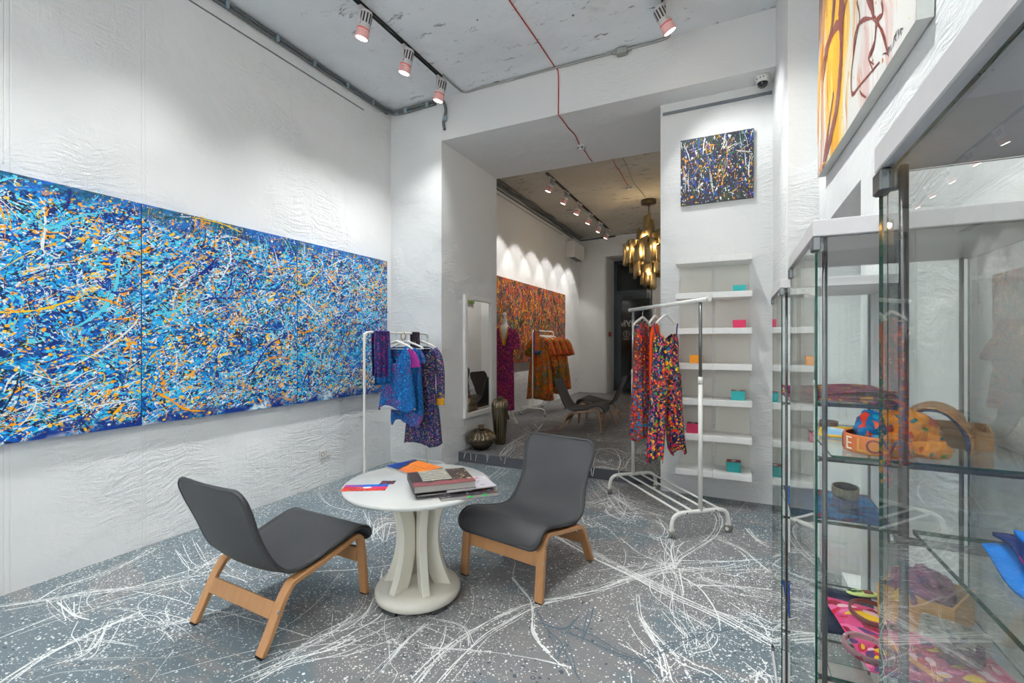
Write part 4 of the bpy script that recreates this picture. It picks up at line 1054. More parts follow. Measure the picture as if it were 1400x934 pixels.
# ---------------------------------------------------------------- wall shelves and boxes on the pillar
ZL, HL, DL = .248, 1.895, .275
shelf_units = []
for k, (x0, lb) in enumerate(((-.464, 'white column of wall shelves on the pillar, the left one behind the rack'), (-.162, 'white column of wall shelves on the pillar, the right one by the corner'))):
    r = thing('wall_shelf_unit', lb, 'wall shelf', (x0, 4.589, ZL), 0, 'white wall shelf columns')
    mb = MB(); mb.box(.012,.2888,-.014,0,0,HL); mb.build('back_panel', plain('shelf_back', (218,214,205), .5, var=.02), r)
    for j in range(7):
        z = j*(HL-.05)/6
        mb = MB(); mb.bbox(0,.3008,-DL,-.014,z,z+.05,.002); mb.build('shelf', M_white, r)
def gift_box(label, x, z, rgb, dk, printed, w=.098, h=.056):
    r = thing('gift_box', label, 'gift box', (x, 4.432, z), 0, 'small cardboard boxes on the wall shelves')
    m = plain('carton_'+label.split()[0], rgb, .55); ml = plain('carton_lid_'+label.split()[0], dk, .55)
    mb = MB(); mb.bbox(-w/2,w/2,-.05,.05,0,h*.66,.001); mb.build('body', m, r)
    mb = MB(); mb.bbox(-w/2-.002,w/2+.002,-.052,.052,h*.62,h,.001); mb.build('lid', [m, ml][0 if not printed else 0], r)
    if printed:
        mb = MB(); mb.box(-w/2-.001,w/2+.001,-.051,.051,h,h+.0015); mb.build('printed_top', splat('box_print', [lin(150,40,30), lin(120,40,50)], [dict(scale=60, thr=.7, prob=.5, cols=[lin(30,60,140), lin(180,60,40), lin(40,90,150)])], axis='Z'), r)
        mb = MB(); mb.lathe([(.001,h+.0016),(.019,h+.0016),(.019,h+.0022),(.001,h+.0022)], 20); mb.build('oval_badge', M_pwhite, r)
    return r
zz = lambda j: ZL+.05+j*(HL-.05)/6
TEAL, TEALD = (38,172,172), (20,130,132)
gift_box('teal box on the top right wall shelf', .045, zz(5), TEAL, TEALD, False)
gift_box('pink box on the right shelf column, just below the top teal box', .045, zz(4), (214,40,92), (160,30,60), False, h=.068)
gift_box('orange box on the left shelf column behind the rack', -.300, zz(3), (244,158,20), (214,130,10), False, w=.10, h=.072)
gift_box('teal box with printed lid on the right shelf column, middle height', .035, zz(2), TEAL, TEALD, True, w=.105, h=.078)
gift_box('pink box with printed lid on the left shelf column', -.325, zz(1), (200,40,90), (160,30,60), True, w=.10, h=.080)
gift_box('teal box with printed lid on the lowest wall shelf', .0, zz(0), (24,140,140), TEALD, True, w=.11, h=.085)

# ---------------------------------------------------------------- sockets, air conditioner, alarm
def socket(label, p):
    r = thing('wall_socket', label, 'wall socket', p, PI/2)
    for k in range(2):
        x = -.041+.078*k
        if k == 0:
            mb = MB(); mb.bbox(x-.037,x+.037,-.012,0,-.04,.04,.003); mb.build('cover_plate', M_whitem, r)
            M = Matrix.Translation((x,-.012,0)) @ Matrix.Rotation(PI/2, 4, 'X')
            mb = MB().smooth(); mb.lathe([(.021,.0),(.021,.002),(.018,.002),(.018,-.006),(.001,-.006)], 24, M=M, caps=False); mb.build('socket_well', plain('socket_grey', (120,118,116), .5), r)
            for s in (-.008, .008):
                m = MB(); m.cyl((x+s,-.008,0), (x+s,-.004,0), .0028, 8); m.build('pin_hole', M_black, r)
        else:
            mb = MB(); mb.bbox(x-.030,x+.010,-.008,0,-.03,.03,.003); mb.build('switch_plate', M_whitem, r)
    return r
socket('white wall socket low on the left wall behind the table', (XL, 3.36, .305))
p = on_x(788, 519, XL); socket('small white socket low on the left wall of the back room', (XL, p.y, p.z))
r = thing('air_conditioner', 'white air conditioner high in the corner of the back room', 'air conditioner', (XL, 10.65, 3.47))
mb = MB(); P = [(0,0),(.19,0),(.225,.05),(.23,.36),(.21,.385),(0,.385)]
V = []
for y in (0, .82): V.append([mb.v((a, y, b)) for a, b in P])
mb.face(V[0]); mb.face(V[1][::-1])
for i in range(6): mb.face([V[0][i], V[0][(i+1)%6], V[1][(i+1)%6], V[1][i]])
mb.build('body', M_whitem, r, bevel=.012)
mb = MB(); mb.box(.06,.19,.10,.72,-.004,.002); mb.build('air_outlet', M_black, r)
M = Matrix.Translation((.15,0,-.012)) @ Matrix.Rotation(.35, 4, 'Y'); mb = MB(); mb.box(-.035,.035,.11,.71,-.003,.003,M); mb.build('louvre', plain('louvre_grey', (150,150,150), .4), r)
p = on_x(831, 457, -2.94)
r = thing('fire_alarm', 'red fire alarm button on the side of the back doorway', 'fire alarm', (-2.94, 12.05, p.z-.06))
mb = MB(); mb.bbox(0,.05,-.05,.05,0,.12,.008); mb.build('body', plain('alarm_red', (150,24,26), .4), r)
mb = MB(); mb.box(.05,.053,-.03,.03,.03,.085); mb.build('press_plate', plain('alarm_plate', (110,20,22), .4), r)

# ---------------------------------------------------------------- shop door
M_frame = plain('door_frame_anthracite', (42,54,62), .38)
def glass_mat(name, tint, ior=1.46, rough=0.0):
    t = NT(name); tr = t.n('ShaderNodeBsdfTransparent'); g = t.n('ShaderNodeBsdfGlossy'); g.inputs['Roughness'].default_value = rough
    # Schlick reflectance from the angle to the pane, the same from both sides of a face
    ge = t.n('ShaderNodeNewGeometry'); dp = t.n('ShaderNodeVectorMath', operation='DOT_PRODUCT')
    t.l(ge.outputs['Incoming'], dp.inputs[0]); t.l(ge.outputs['Normal'], dp.inputs[1])
    cs = t.math('SUBTRACT', 1.0, t.math('ABSOLUTE', dp.outputs['Value'])); f0 = ((ior-1)/(ior+1))**2
    fr = t.math('ADD', f0, t.math('MULTIPLY', t.math('POWER', cs, 5.0), 1-f0))
    n = t.noise(t.coord(), 2, 1)
    t.l(t.mix(n, tint, tuple(q*.985 for q in tint[:3])+(1,)), tr.inputs[0]); g.inputs['Color'].default_value = (.97,.99,.98,1)
    m = t.n('ShaderNodeMixShader'); t.l(fr, m.inputs[0]); t.l(tr.outputs[0], m.inputs[1]); t.l(g.outputs[0], m.inputs[2]); t.l(m.outputs[0], t.out.inputs[0])
    return t.m
M_pane = glass_mat('door_glass', (.75,.79,.80,1))
r = thing('door_1', None, None, (-2.94, 12.62, Z2)); r['kind'] = 'structure'
DW = 1.14; DH = 3.62-Z2
mb = MB(); mb.box(0,.09,0,.09,0,DH).box(DW-.09,DW,0,.09,0,DH).box(.09,DW-.09,0,.09,DH-.08,DH).box(.09,DW-.09,-.01,.09,2.58,2.70).box(0,DW,-.03,.10,0,.035)
mb.build('door_frame', M_frame, r)
mb = MB(); mb.box(.09,.19,.01,.07,.035,2.58).box(DW-.19,DW-.09,.01,.07,.035,2.58).box(.19,DW-.19,.01,.07,2.47,2.58).box(.19,DW-.19,.01,.07,.035,.20); mb.build('door_leaf', M_frame, r)
mb = MB(); mb.box(.19,DW-.19,.035,.045,.20,2.47); mb.build('door_pane', M_pane, r)
mb = MB(); mb.box(.09,DW-.09,.035,.045,2.70,DH-.08); mb.build('transom_pane', M_pane, r)
mb = MB(); mb.bbox(.24,.52,-.04,.01,2.49,2.55,.004); mb.build('door_closer', M_black, r)
mb = MB(); mb.tube([(DW-.15,-.05,.9),(DW-.15,-.05,1.4)], .013).tube([(DW-.15,-.05,.95),(DW-.15,.01,.95)], .009).tube([(DW-.15,-.05,1.35),(DW-.15,.01,1.35)], .009); mb.build('pull_handle', M_steel, r)
M_vinyl = plain('white_vinyl_lettering', (224,226,226), .5)
# lettering on the street side of the glass: reads from outside, so mirrored from in here
MR = Matrix.Translation((.61,.030,1.735)) @ Matrix.Rotation(PI/2, 4, 'X') @ Matrix.Scale(-1, 4, (1,0,0))
text_mesh('\u0428\u041e\u0423\u0420\u0423\u041c', .215, 'lettering', M_vinyl, r, .001, MR, bold=.006)
for k, x in enumerate((.33, .545, .76)):
    mb = MB(); mb.tube([(x+.080*math.cos(i*PI/12), .031, 1.53+.080*math.sin(i*PI/12)) for i in range(24)], .007, 6, closed=True); mb.build('round_icon', M_vinyl, r)
    mb = MB()
    if k == 0: mb.box(x-.010,x+.010,.030,.033,1.48,1.555).box(x-.024,x+.024,.030,.033,1.525,1.538); mb.sphere((x,.032,1.575), .014, 8, 6, (1,.2,1))
    elif k == 1:
        for q in range(4): mb.box(x-.045,x+.045,.030,.033,1.485+q*.026,1.496+q*.026)
    else: mb.box(x-.034,x+.034,.030,.033,1.49,1.56)
    mb.build('round_icon_mark', M_vinyl, r)
    mb = MB()
    for q, wd in enumerate((.085,.06)):
        for j in range(6): mb.box(x-wd+j*wd/3, x-wd+j*wd/3+wd/4, .030, .033, 1.405-q*.035, 1.42-q*.035)
    mb.build('small_lettering', M_vinyl, r)
# dark passage behind the door
mb = MB(); mb.box(-3.2,-1.5,14.6,14.7,-.1,4.2); mb.box(-3.3,-3.2,12.76,14.7,-.1,4.2); mb.box(-1.6,-1.5,12.76,14.7,-.1,4.2); mb.box(-3.3,-1.5,12.76,14.7,4.13,4.23); mb.box(-3.3,-1.5,12.76,14.7,-.1,.1)
struct('wall_passage', mb, plain('passage_grey', (170,176,178), .8))
r = thing('switch_plate', 'small white switch at the upper right of the dark door', 'switch', (-1.80-.05, 12.60, 2.40))
mb = MB(); mb.bbox(-.03,.03,-.01,0,-.06,.06,.004); mb.build('plate', M_whitem, r)
mb = MB(); mb.bbox(-.015,.015,-.014,-.009,-.03,.03,.002); mb.build('rocker', M_whitem, r)
# ---------------------------------------------------------------- fabrics
F = lambda *c: lin(*c)
def fabric(name, base, layers, **k): return splat(name, base, layers, rough=.75, sheen=.0, spec=.2, **dict(dict(boost=1.3), **k))
def mag_edit(t, co, col):
    n = t.noise(t.warp(co, 5, .2), 4.2, 4, .6)
    v = t.voro(co, 120); d = t.math('LESS_THAN', v.outputs['Distance'], .42)
    m = t.math('MULTIPLY', t.mrange(n, .52, .60), d)
    return t.mix(m, col, lin(150,36,112))
FA_blue = fabric('blue_print_fabric', [F(14,78,138), F(18,92,152), F(18,52,112)], [dict(scale=130, thr=.66, prob=.7, cols=[F(18,36,86), F(26,110,164), F(18,56,124)], wig=.6), dict(scale=85, thr=.55, prob=.55, cols=[F(22,40,96), F(40,150,200), F(24,60,130)], wig=.6), dict(scale=60, thr=.5, prob=.28, cols=[F(150,40,110)], wig=.6, where=(5,.5))], edit=mag_edit)
FA_mag = fabric('magenta_navy_fabric', [F(30,34,84), F(52,34,92), F(24,60,110)], [dict(scale=75, thr=.6, prob=.6, cols=[F(150,30,100), F(24,40,110), F(24,90,150), F(18,20,54)], wig=.7), dict(scale=110, thr=.55, prob=.4, cols=[F(176,36,116), F(20,24,60)], wig=.6)])
FA_magp = fabric('magenta_fabric', [F(158,40,120), F(120,40,120)], [dict(scale=80, thr=.5, prob=.4, cols=[F(70,40,120), F(190,50,130)], wig=.6)])
FA_purp = fabric('purple_print_fabric', [F(44,36,74), F(30,40,84), F(62,40,84)], [dict(scale=70, thr=.6, prob=.6, cols=[F(110,62,128), F(24,70,120), F(24,24,56), F(130,60,120)], wig=.7), dict(scale=95, thr=.62, prob=.6, cols=[F(190,146,44), F(110,120,50), F(150,70,140), F(26,110,150)], wig=.6)])
FA_must = fabric('mustard_fabric', [F(206,150,36), F(190,130,30)], [dict(scale=90, thr=.4, prob=.3, cols=[F(120,60,40)])])
FA_scarf2 = fabric('dark_multicolour_fabric', [F(40,46,60), F(60,44,58)], [dict(scale=60, stretch=(1.6,1), thr=.62, prob=.6, cols=[F(120,100,60), F(40,80,80), F(90,50,90), F(24,26,40), F(150,120,100)], wig=.7)])
FA_multi = fabric('bright_splash_fabric', [F(170,54,24), F(22,36,76), F(60,50,60), F(170,56,30)], [
    dict(scale=30, stretch=(1.5,1), thr=.75, prob=.75, cols=[F(24,34,90), F(214,74,20), F(24,100,130), F(220,50,24), F(20,24,60), F(236,160,24)], wig=.9),
    dict(scale=46, stretch=(1.4,1), thr=.7, prob=.65, cols=[F(240,180,24), F(24,34,90), F(90,140,40), F(220,50,30), F(176,44,100), F(30,20,40)], wig=.8),
    dict(scale=80, thr=.65, prob=.5, cols=[F(236,170,40), F(16,24,64), F(214,50,30), F(30,130,160), F(196,60,120)], wig=.8)])
def zgrad(t, co):
    sx = t.n('ShaderNodeSeparateXYZ'); t.l(co, sx.inputs[0]); return t.mrange(sx.outputs[2], 1.25, .85)
FA_multi2 = fabric('teal_splash_fabric', [F(150,50,28), F(120,44,34), F(30,60,96)], [
    dict(scale=34, stretch=(1.6,1), thr=.75, prob=.75, cols=[F(200,56,24), F(170,44,24), F(30,40,84), F(60,30,40)], wig=.9),
    dict(scale=70, thr=.66, prob=.62, cols=[F(30,90,130), F(214,60,30), F(186,44,90), F(230,150,40), F(50,110,50), F(24,30,60)], wig=.8)],
    edit=lambda t, co, col: t.mix(t.math('MULTIPLY', t.math('LESS_THAN', t.voro(t.warp(co, 8, .08), 30).outputs['Distance'], .42), zgrad(t, co)), col, lin(24,96,140)))
FA_orange = fabric('plain_orange_fabric', [F(220,74,20), F(206,62,16)], [])
FA_kaft = fabric('magenta_kaftan_fabric', [F(136,30,86), F(110,24,86), F(150,40,80)], [dict(scale=42, thr=.55, prob=.5, cols=[F(70,30,90), F(170,40,110), F(60,24,60)], wig=.7), dict(scale=70, thr=.62, prob=.6, cols=[F(200,110,40), F(190,40,100), F(60,30,80), F(150,80,60)], wig=.6)])
FA_fire = fabric('orange_green_fabric', [F(170,70,20), F(90,90,34), F(190,84,20), F(150,50,20)], [
    dict(scale=20, stretch=(2.2,1), thr=.75, prob=.65, cols=[F(214,96,20), F(80,120,40), F(60,54,60), F(200,56,20), F(30,110,120)], wig=.9),
    dict(scale=48, stretch=(1.6,1), thr=.62, prob=.5, cols=[F(206,110,20), F(34,40,50), F(180,50,20), F(110,120,30)], wig=.8)])
FA_silk = fabric('bright_blue_silk', [F(0,110,210), F(10,130,226), F(0,90,190)], [])
FA_lining = plain('white_lining', (214,216,220), .7)

# ---------------------------------------------------------------- racks
def n_foot(mb, c, d, half, h, r, sink=0.0):
    """bent foot tube: down, over and down again; c centre, d unit direction"""
    c = Vector(c); d = Vector(d); z = Vector((0,0,1))
    mb.tube(cat_rom([c-d*half+z*sink, c-d*half+z*(h*.55), c-d*(half-.02)+z*(h*.86), c-d*(half-.08)+z*h, c+z*h, c+d*(half-.08)+z*h, c+d*(half-.02)+z*(h*.86), c+d*half+z*(h*.55), c+d*half+z*sink], 6), r, 10)
def simple_rack(label, x, y0, y1, zf, H):
    r = thing('clothes_rack', label, 'clothes rack', (x, (y0+y1)/2, zf)); h = (y1-y0)/2
    mb = MB(); mb.tube(cat_rom([(0,-h,.12),(0,-h,.6),(0,-h,H-.09),(0,-h+.02,H-.03),(0,-h+.07,H),(0,0,H),(0,h-.07,H),(0,h-.02,H-.03),(0,h,H-.09),(0,h,.6),(0,h,.12)], 8), .0115, 10); mb.build('main_tube', M_whitem, r)
    for s in (-1, 1):
        mb = MB(); n_foot(mb, (0,s*h,0), (1,0,0), .235, .13, .0115, .0); mb.build('foot_tube', M_whitem, r)
        for q in (-1, 1):
            mb = MB(); mb.cyl((q*.235,s*h,0), (q*.235,s*h,.02), .0135, 10); mb.build('foot_cap', M_black, r)
    mb = MB(); mb.tube([(0,-h,.125),(0,h,.125)], .008, 8); mb.build('lower_bar', M_whitem, r)
    return r
LX, LY0, LY1, LZ = -2.97, 3.17, 4.125, 1.497
simple_rack('white tubular clothes rack with blue and purple clothes in the left corner', LX, LY0, LY1, 0, LZ)
RX, RY0, RY1, RZ = -3.22, 7.60, 8.66, 1.62
simple_rack('white tubular clothes rack with orange clothes in the back room', RX, RY0, RY1, Z2, RZ-Z2)
# adjustable rolling rack
A0, A1 = Vector((-.851, 4.423, 0)), Vector((-.218, 3.650, 0))
ax = (A1-A0).normalized(); L_ = (A1-A0).length; pv = Vector((-ax.y, ax.x, 0))
ang = math.atan2(ax.y, ax.x)
r = thing('rolling_clothes_rack', 'white adjustable rolling clothes rack in front of the pillar shelves', 'clothes rack', (A0.x, A0.y, 0), ang)
BZ = 1.712
for k, x in enumerate((0, L_)):
    mb = MB(); mb.tube([(x,0,.165),(x,0,1.13)], .0155, 12); mb.build('lower_post', M_whitem, r)
    mb = MB(); mb.tube([(x,0,1.10),(x,0,1.152)], .0175, 12); mb.build('height_collar', M_whitem, r)
    mb = MB(); mb.tube([(x,0,1.14),(x,0,BZ)], .0118, 12); mb.build('upper_post', M_steel if k else M_chrome, r)
    mb = MB(); n_foot(mb, (x,0,0), (0,1,0), .235, .172, .0155, .062); mb.build('foot_tube', M_whitem, r)
    for s in (-1, 1):
        mb = MB().smooth(); M = Matrix.Translation((x, s*.235, .0275)) @ Matrix.Rotation(.5*s, 4, 'Z') @ Matrix.Rotation(PI/2, 4, 'X')
        c = mb.lathe([(.001,-.022),(.022,-.022),(.0275,-.018),(.0275,-.006),(.02,-.003),(.02,.003),(.0275,.006),(.0275,.018),(.022,.022),(.001,.022)], 20, M=M)
        cw = c.build('caster_wheel', plain('caster_grey', (120,116,110), .5), r)
        mb = MB(); mb.cyl((x, s*.235, .03), (x, s*.235, .07), .010, 10); mb.bbox(x-.012,x+.012,s*.235-.02,s*.235+.02,.045,.066,.004); mb.build('caster_fork', M_whitem, cw)
        for e in (-1, 1):
            mb = MB(); mb.lathe([(.001,e*.0225),(.014,e*.0225),(.014,e*.0235),(.001,e*.0235)], 16, M=M); mb.build('hub_cap', M_whitem, cw)
    for y in (-.12, .12):
        m = MB(); m.cyl((x+(.016 if k else -.016), y, .172), (x+(.017 if k else -.017), y, .172), .006, 8); m.build('bolt', M_black, r)
for y in (-.165,-.06,.06,.165):
    mb = MB(); mb.tube([(0,y,.175),(L_,y,.175)], .0085, 8); mb.build('shelf_bar', M_whitem, r)
mb = MB(); mb.tube([(-.05,0,BZ),(L_+.09,0,BZ)], .0158, 14); mb.build('hanging_bar', M_whitem, r)
for x, s in ((-.05,-1),(L_+.09,1)):
    mb = MB(); mb.cyl((x-.008*(s>0)*0,0,BZ), (x+s*.012,0,BZ), .0185, 14); mb.build('end_cap', M_whitem, r)

# ---------------------------------------------------------------- hangers and clothes
def hanger(label, p, rz, group, zbar, barr=.0118, wood=None, half=.20):
    """p: bar point xy; arms along local x"""
    r = thing('clothes_hanger', label, 'clothes hanger', (p[0], p[1], zbar), rz, group)
    R = barr+.004
    mb = MB(); pts = [Vector((0, R*math.cos(a), R*math.sin(a))) for a in [math.radians(q) for q in range(200, -61, -20)]]
    pts = [Vector((0, -p_.y, p_.z)) for p_ in pts]; pts += [Vector((0, 0, -.035)), Vector((0,0,-.06)), Vector((0,0,-.085))]
    mb.tube(cat_rom(pts, 3), .0020, 6); mb.build('hook', M_chrome, r)
    mb = MB(); path = cat_rom([(-half,0,-.155),(-half*.7,0,-.125),(-half*.3,0,-.098),(0,0,-.082),(half*.3,0,-.098),(half*.7,0,-.125),(half,0,-.155)], 5)
    mb.tube(path, [.007+.005*math.sin(PI*i/(len(path)-1)) for i in range(len(path))], 8); mb.build('shoulder_arms', wood or M_whitem, r)
    mb = MB(); mb.tube([(-half*.93,0,-.155),(half*.93,0,-.155)], .0045, 8); mb.build('lower_bar', wood or M_whitem, r)
    return r
def shell(rows, folds=(5, .35), seed=0, NA=72, sq=.8):
    """rows (z, halfwidth, halfdepth, dx): closed tube of cloth; returns list of rings"""
    rr = random.Random(seed); ph = [rr.uniform(0, 6.28) for _ in range(4)]
    R = cat_rom([Vector((a[1], a[2], a[0])) for a in rows], 6); DX = cat_rom([Vector((a[3] if len(a) > 3 else 0, 0, a[0])) for a in rows], 6)
    out = []
    for i, v in enumerate(R):
        u = i/(len(R)-1); ring = []
        for k in range(NA):
            th = 2*PI*k/NA; c, s_ = math.cos(th), math.sin(th)
            f = folds[1]*u**1.2*(.6*math.sin(folds[0]*th+ph[0])+.4*math.sin((folds[0]*2-1)*th+ph[1]))
            x = v.x*math.copysign(abs(c)**sq, c)*(1+.03*f); y = v.y*math.copysign(abs(s_)**sq, s_)*(1+f)+.010*u*math.sin(c*folds[0]*2.4+ph[2])
            ring.append(Vector((x+DX[i].x, y, v.z)))
        out.append(ring)
    return out
def body(name, rows, mat, parent, neck=None, slope=0.0, cap=True, shade=True, hemwave=0.0, lining=None, **k):
    R = shell(rows, **k); zt = rows[0][0]; mb = MB().smooth(); n = len(R[0])
    zb = rows[-1][0]
    for j, ring in enumerate(R):
        for q, p in enumerate(ring):
            u = (p.z-zb)/(zt-zb)
            if slope: p.z -= slope*abs(p.x)*max(0, (u-.55)/.45)
            if hemwave: p.z += hemwave*(1-u)**3*math.sin(q*2*PI/n*3+1)
    V = mb.grid(R, closed=True)
    if cap:
        # close the shoulders along the centre line
        ring = V[0]; h = n//2
        for q in range(n//4): 
            for (a, b, c, d) in ((q, q+1, h-q-1, h-q), (n-q-1 if q else n-1, (n-q) % n, h+q, h+q+1)):
                pass
        for q in range(h//1):
            a, b = ring[q], ring[(q+1) % n]; c, d = ring[(n-q-1) % n], ring[(n-q) % n]
            vs = []
            for x in (a, b, c, d):
                if x not in vs: vs.append(x)
            if len(vs) > 2: mb.face(vs)
    if neck:
        zv, kk, back = neck
        rm = []
        for f in mb.bm.faces:
            c = f.calc_center_median()
            if c.z > zv and abs(c.x) < (c.z-zv)*kk and (c.y < 0.004 or c.z > zt-back): rm.append(f)
        bmesh.ops.delete(mb.bm, geom=rm, context='FACES')
    if lining:
        pass
    return mb.build(name, mat, parent, solid=.0022)
def sleeve(name, pts, rad, mat, parent, flat=.55, n=16):
    P = cat_rom(pts, 6); m = len(P); mb = MB().smooth(); rows = []
    for i, p in enumerate(P):
        t = P[min(i+1,m-1)]-P[max(i-1,0)]; t.normalize(); u = i/(m-1)
        r = rad[0]+(rad[1]-rad[0])*u
        side = Vector((0,1,0)); nn = t.cross(side).normalized()
        rows.append([p+nn*r*math.cos(2*PI*k/n)+side*r*flat*math.sin(2*PI*k/n)*(1+.12*math.sin(u*14+k)) for k in range(n)])
    mb.grid(rows, closed=True); return mb.build(name, mat, parent, solid=.002)
def draped(label, p, rz, w, front, back, zbar, mats, group, barr=.0118, border=True, seed=1, name='scarf', cat='scarf', ripple=.008):
    """cloth folded over a bar; local x along the bar, front hangs on -y"""
    r = thing(name, label, cat, (p[0], p[1], zbar), rz, group)
    R = barr+.004; path = []
    for i in range(15): path.append((-R-.004*math.sin(i*.3), -front+front*i/14))
    for a in range(20, 180, 20): path.append((-R*math.cos(math.radians(a)), R*math.sin(math.radians(a))))
    for i in range(15): path.append((R+.004*math.sin(i*.4), -back*i/14))
    rr = random.Random(seed); ph = rr.uniform(0, 6); nx = 22
    rows = [[Vector((-w/2+w*k/nx, y+ripple*math.sin(k*.8+ph)*min(1, max(0, -z)/.2), z)) for k in range(nx+1)] for y, z in path]
    mb = MB().smooth(); mb.grid(rows)
    if border:
        for f in mb.bm.faces:
            c = f.calc_center_median()
            if c.z < -front+.055 and c.y < 0 or abs(c.x) > w/2-.022: f.material_index = 1
    mb.build('cloth', mats, r, solid=.004); return r
GH, GC = 'white hangers on the left rack', 'clothes on the left rack'
draped('blue bordered scarf with magenta centre folded over the left rack bar', (LX, 3.385), PI/2, .215, .485, .40, LZ, [FA_mag, FA_blue], None, seed=2)
# blouse in front
hanger('white hanger holding the front blue blouse', (LX, 3.605), .0, GH, LZ)
r = thing('blouse', 'short blue and magenta V neck blouse at the front of the left rack', 'blouse', (LX+.010, 3.605, 0), .0, GC)
body('bodice', [(1.372,.10,.010),(1.364,.13,.022),(1.32,.165,.030),(1.25,.170,.040),(1.10,.168,.048),(.95,.185,.055),(.83,.205,.06),(.765,.215,.06)], FA_blue, r, neck=(1.19,.62,.012), slope=.22, folds=(5,.28), seed=3, hemwave=.03)
sleeve('sleeve', [(.125,.004,1.322),(.175,.006,1.275),(.205,.008,1.215),(.212,.008,1.165)], (.042,.062), FA_magp, r, .32)
sleeve('sleeve', [(-.130,.004,1.322),(-.165,.006,1.285),(-.188,.006,1.235)], (.040,.050), FA_blue, r, .32)
mb = MB().smooth(); R_ = shell([(.790,.200,.050),(.758,.208,.050)], seed=3, folds=(5,.28)); mb.grid(R_, closed=True); mb.build('white_hem_lining', FA_lining, r, solid=.002)
hanger('white hanger holding the rear blue blouse', (LX, 3.765), .06, GH, LZ)
r = thing('blouse', 'longer blue blouse hanging behind the front one', 'blouse', (LX+.008, 3.765, 0), .06, GC)
body('bodice', [(1.368,.09,.010),(1.36,.12,.022),(1.31,.155,.034),(1.2,.160,.042),(1.0,.165,.05),(.8,.180,.055),(.66,.185,.06),(.60,.175,.06)], FA_blue, r, slope=.22, folds=(6,.3), seed=5, hemwave=.035)
sleeve('sleeve', [(.12,0,1.315),(.155,0,1.26),(.17,0,1.19)], (.040,.050), FA_blue, r, .4); sleeve('sleeve', [(-.12,0,1.315),(-.155,0,1.26),(-.17,0,1.19)], (.040,.050), FA_blue, r, .4)
draped('dark multicoloured narrow scarf over the left rack bar between blouse and dress', (LX, 3.90), PI/2, .12, .62, .34, LZ, [FA_scarf2, FA_scarf2], None, seed=6, ripple=.014)
hanger('white hanger holding the purple dress', (LX, 4.015), -.05, GH, LZ)
r = thing('dress', 'purple patterned long sleeved dress with mustard cuff at the end of the left rack', 'dress', (LX+.02, 4.015, 0), -.05, GC)
body('bodice', [(1.372,.10,.010),(1.364,.13,.022),(1.32,.172,.034),(1.2,.165,.046),(1.05,.150,.05),(.93,.145,.05)], FA_purp, r, neck=(1.17,.62,.012), slope=.22, folds=(5,.1), seed=8)
body('skirt', [(.945,.146,.052),(.90,.152,.055),(.75,.185,.062),(.55,.215,.068),(.345,.235,.072)], FA_purp, r, cap=False, folds=(7,.42), seed=9, hemwave=.015)
for s in (-1, 1):
    sleeve('sleeve', [(s*.135,0,1.320),(s*.19,.0,1.25),(s*.218,.0,1.12),(s*.226,0,.95),(s*.224,0,.83)], (.055,.046), FA_purp, r)
    sleeve('cuff', [(s*.224,0,.835),(s*.224,0,.795),(s*.224,0,.762)], (.047,.045), FA_must, r)
mb = MB(); mb.tube([(0,.038*math.cos(a*PI/12), .038*math.sin(a*PI/12)) for a in range(24)], .005, 8, closed=True)
o = mb.build('hoop', plain('gold_hoop', (170,130,60), .3, .9), None, (LX, 3.71, LZ-.030)); o.rotation_euler = (0,0,1.3); setp(o, 'gold hoop hanging on the left rack bar between the hangers', 'hoop')

# rolling rack clothes
def on_bar(s): q = A0+ax*s; return (q.x, q.y)
GR, GH2 = 'clothes on the rolling rack', 'white hangers on the rolling rack'
rp = ang+PI/2
def facing(sw): return ang+PI/2+sw   # local x across the bar, front (-y) toward the camera side
h1, h2, h3 = .175, .385, .55
hanger('white hanger of the long red dress on the rolling rack', on_bar(h1), facing(.60), GH2, BZ, .0158, half=.17)
r = thing('dress', 'long narrow red and teal splash dress at the far end of the rolling rack', 'dress', (*on_bar(h1), 0), facing(.60), GR)
body('dress_body', [(1.585,.045,.012),(1.57,.075,.03),(1.50,.11,.045),(1.3,.12,.055),(1.1,.13,.06),(.85,.155,.07),(.66,.17,.08),(.555,.165,.08)], FA_multi2, r, slope=.14, folds=(6,.4), seed=12, hemwave=.018)
hanger('white hanger of the plain orange garment on the rolling rack', on_bar(h2), facing(.75), GH2, BZ, .0158, half=.17)
r = thing('top', 'plain orange garment squeezed between the two splash garments on the rolling rack', 'top', (*on_bar(h2), 0), facing(.80), GR)
body('dress_body', [(1.57,.05,.010),(1.55,.09,.02),(1.45,.13,.025),(1.25,.13,.03),(1.05,.12,.03),(.98,.11,.03)], FA_orange, r, slope=.2, folds=(4,.3), seed=13, hemwave=.03)
hanger('white hanger with dark arm holding the splash jumpsuit', on_bar(h3), facing(.55), GH2, BZ, .0158, half=.165)
r = thing('jumpsuit', 'bright splash jumpsuit with wide legs at the near side of the rolling rack', 'jumpsuit', (*on_bar(h3), 0), facing(.18), GR)
body('bodice', [(1.475,.105,.018),(1.45,.118,.03),(1.38,.125,.045),(1.25,.125,.05),(1.12,.135,.06)], FA_multi, r, neck=(1.40,.9,.2), cap=False, folds=(5,.2), seed=14)
for s in (-1, 1):
    m = MB(); m.tube([(s*.105,-.008,1.46),(s*.118,0,1.52),(s*.125,.0,1.562)], .006, 6); m.build('strap', plain('navy_strap', (40,44,96), .7), r)
    body('trouser_leg', [(1.14,.068,.06,s*.066),(1.0,.070,.06,s*.072),(.8,.066,.06,s*.088),(.6,.066,.06,s*.106),(.455 if s < 0 else .50,.066,.06,s*.122)], FA_multi, r, cap=False, folds=(4,.35), seed=15+s, hemwave=.03)
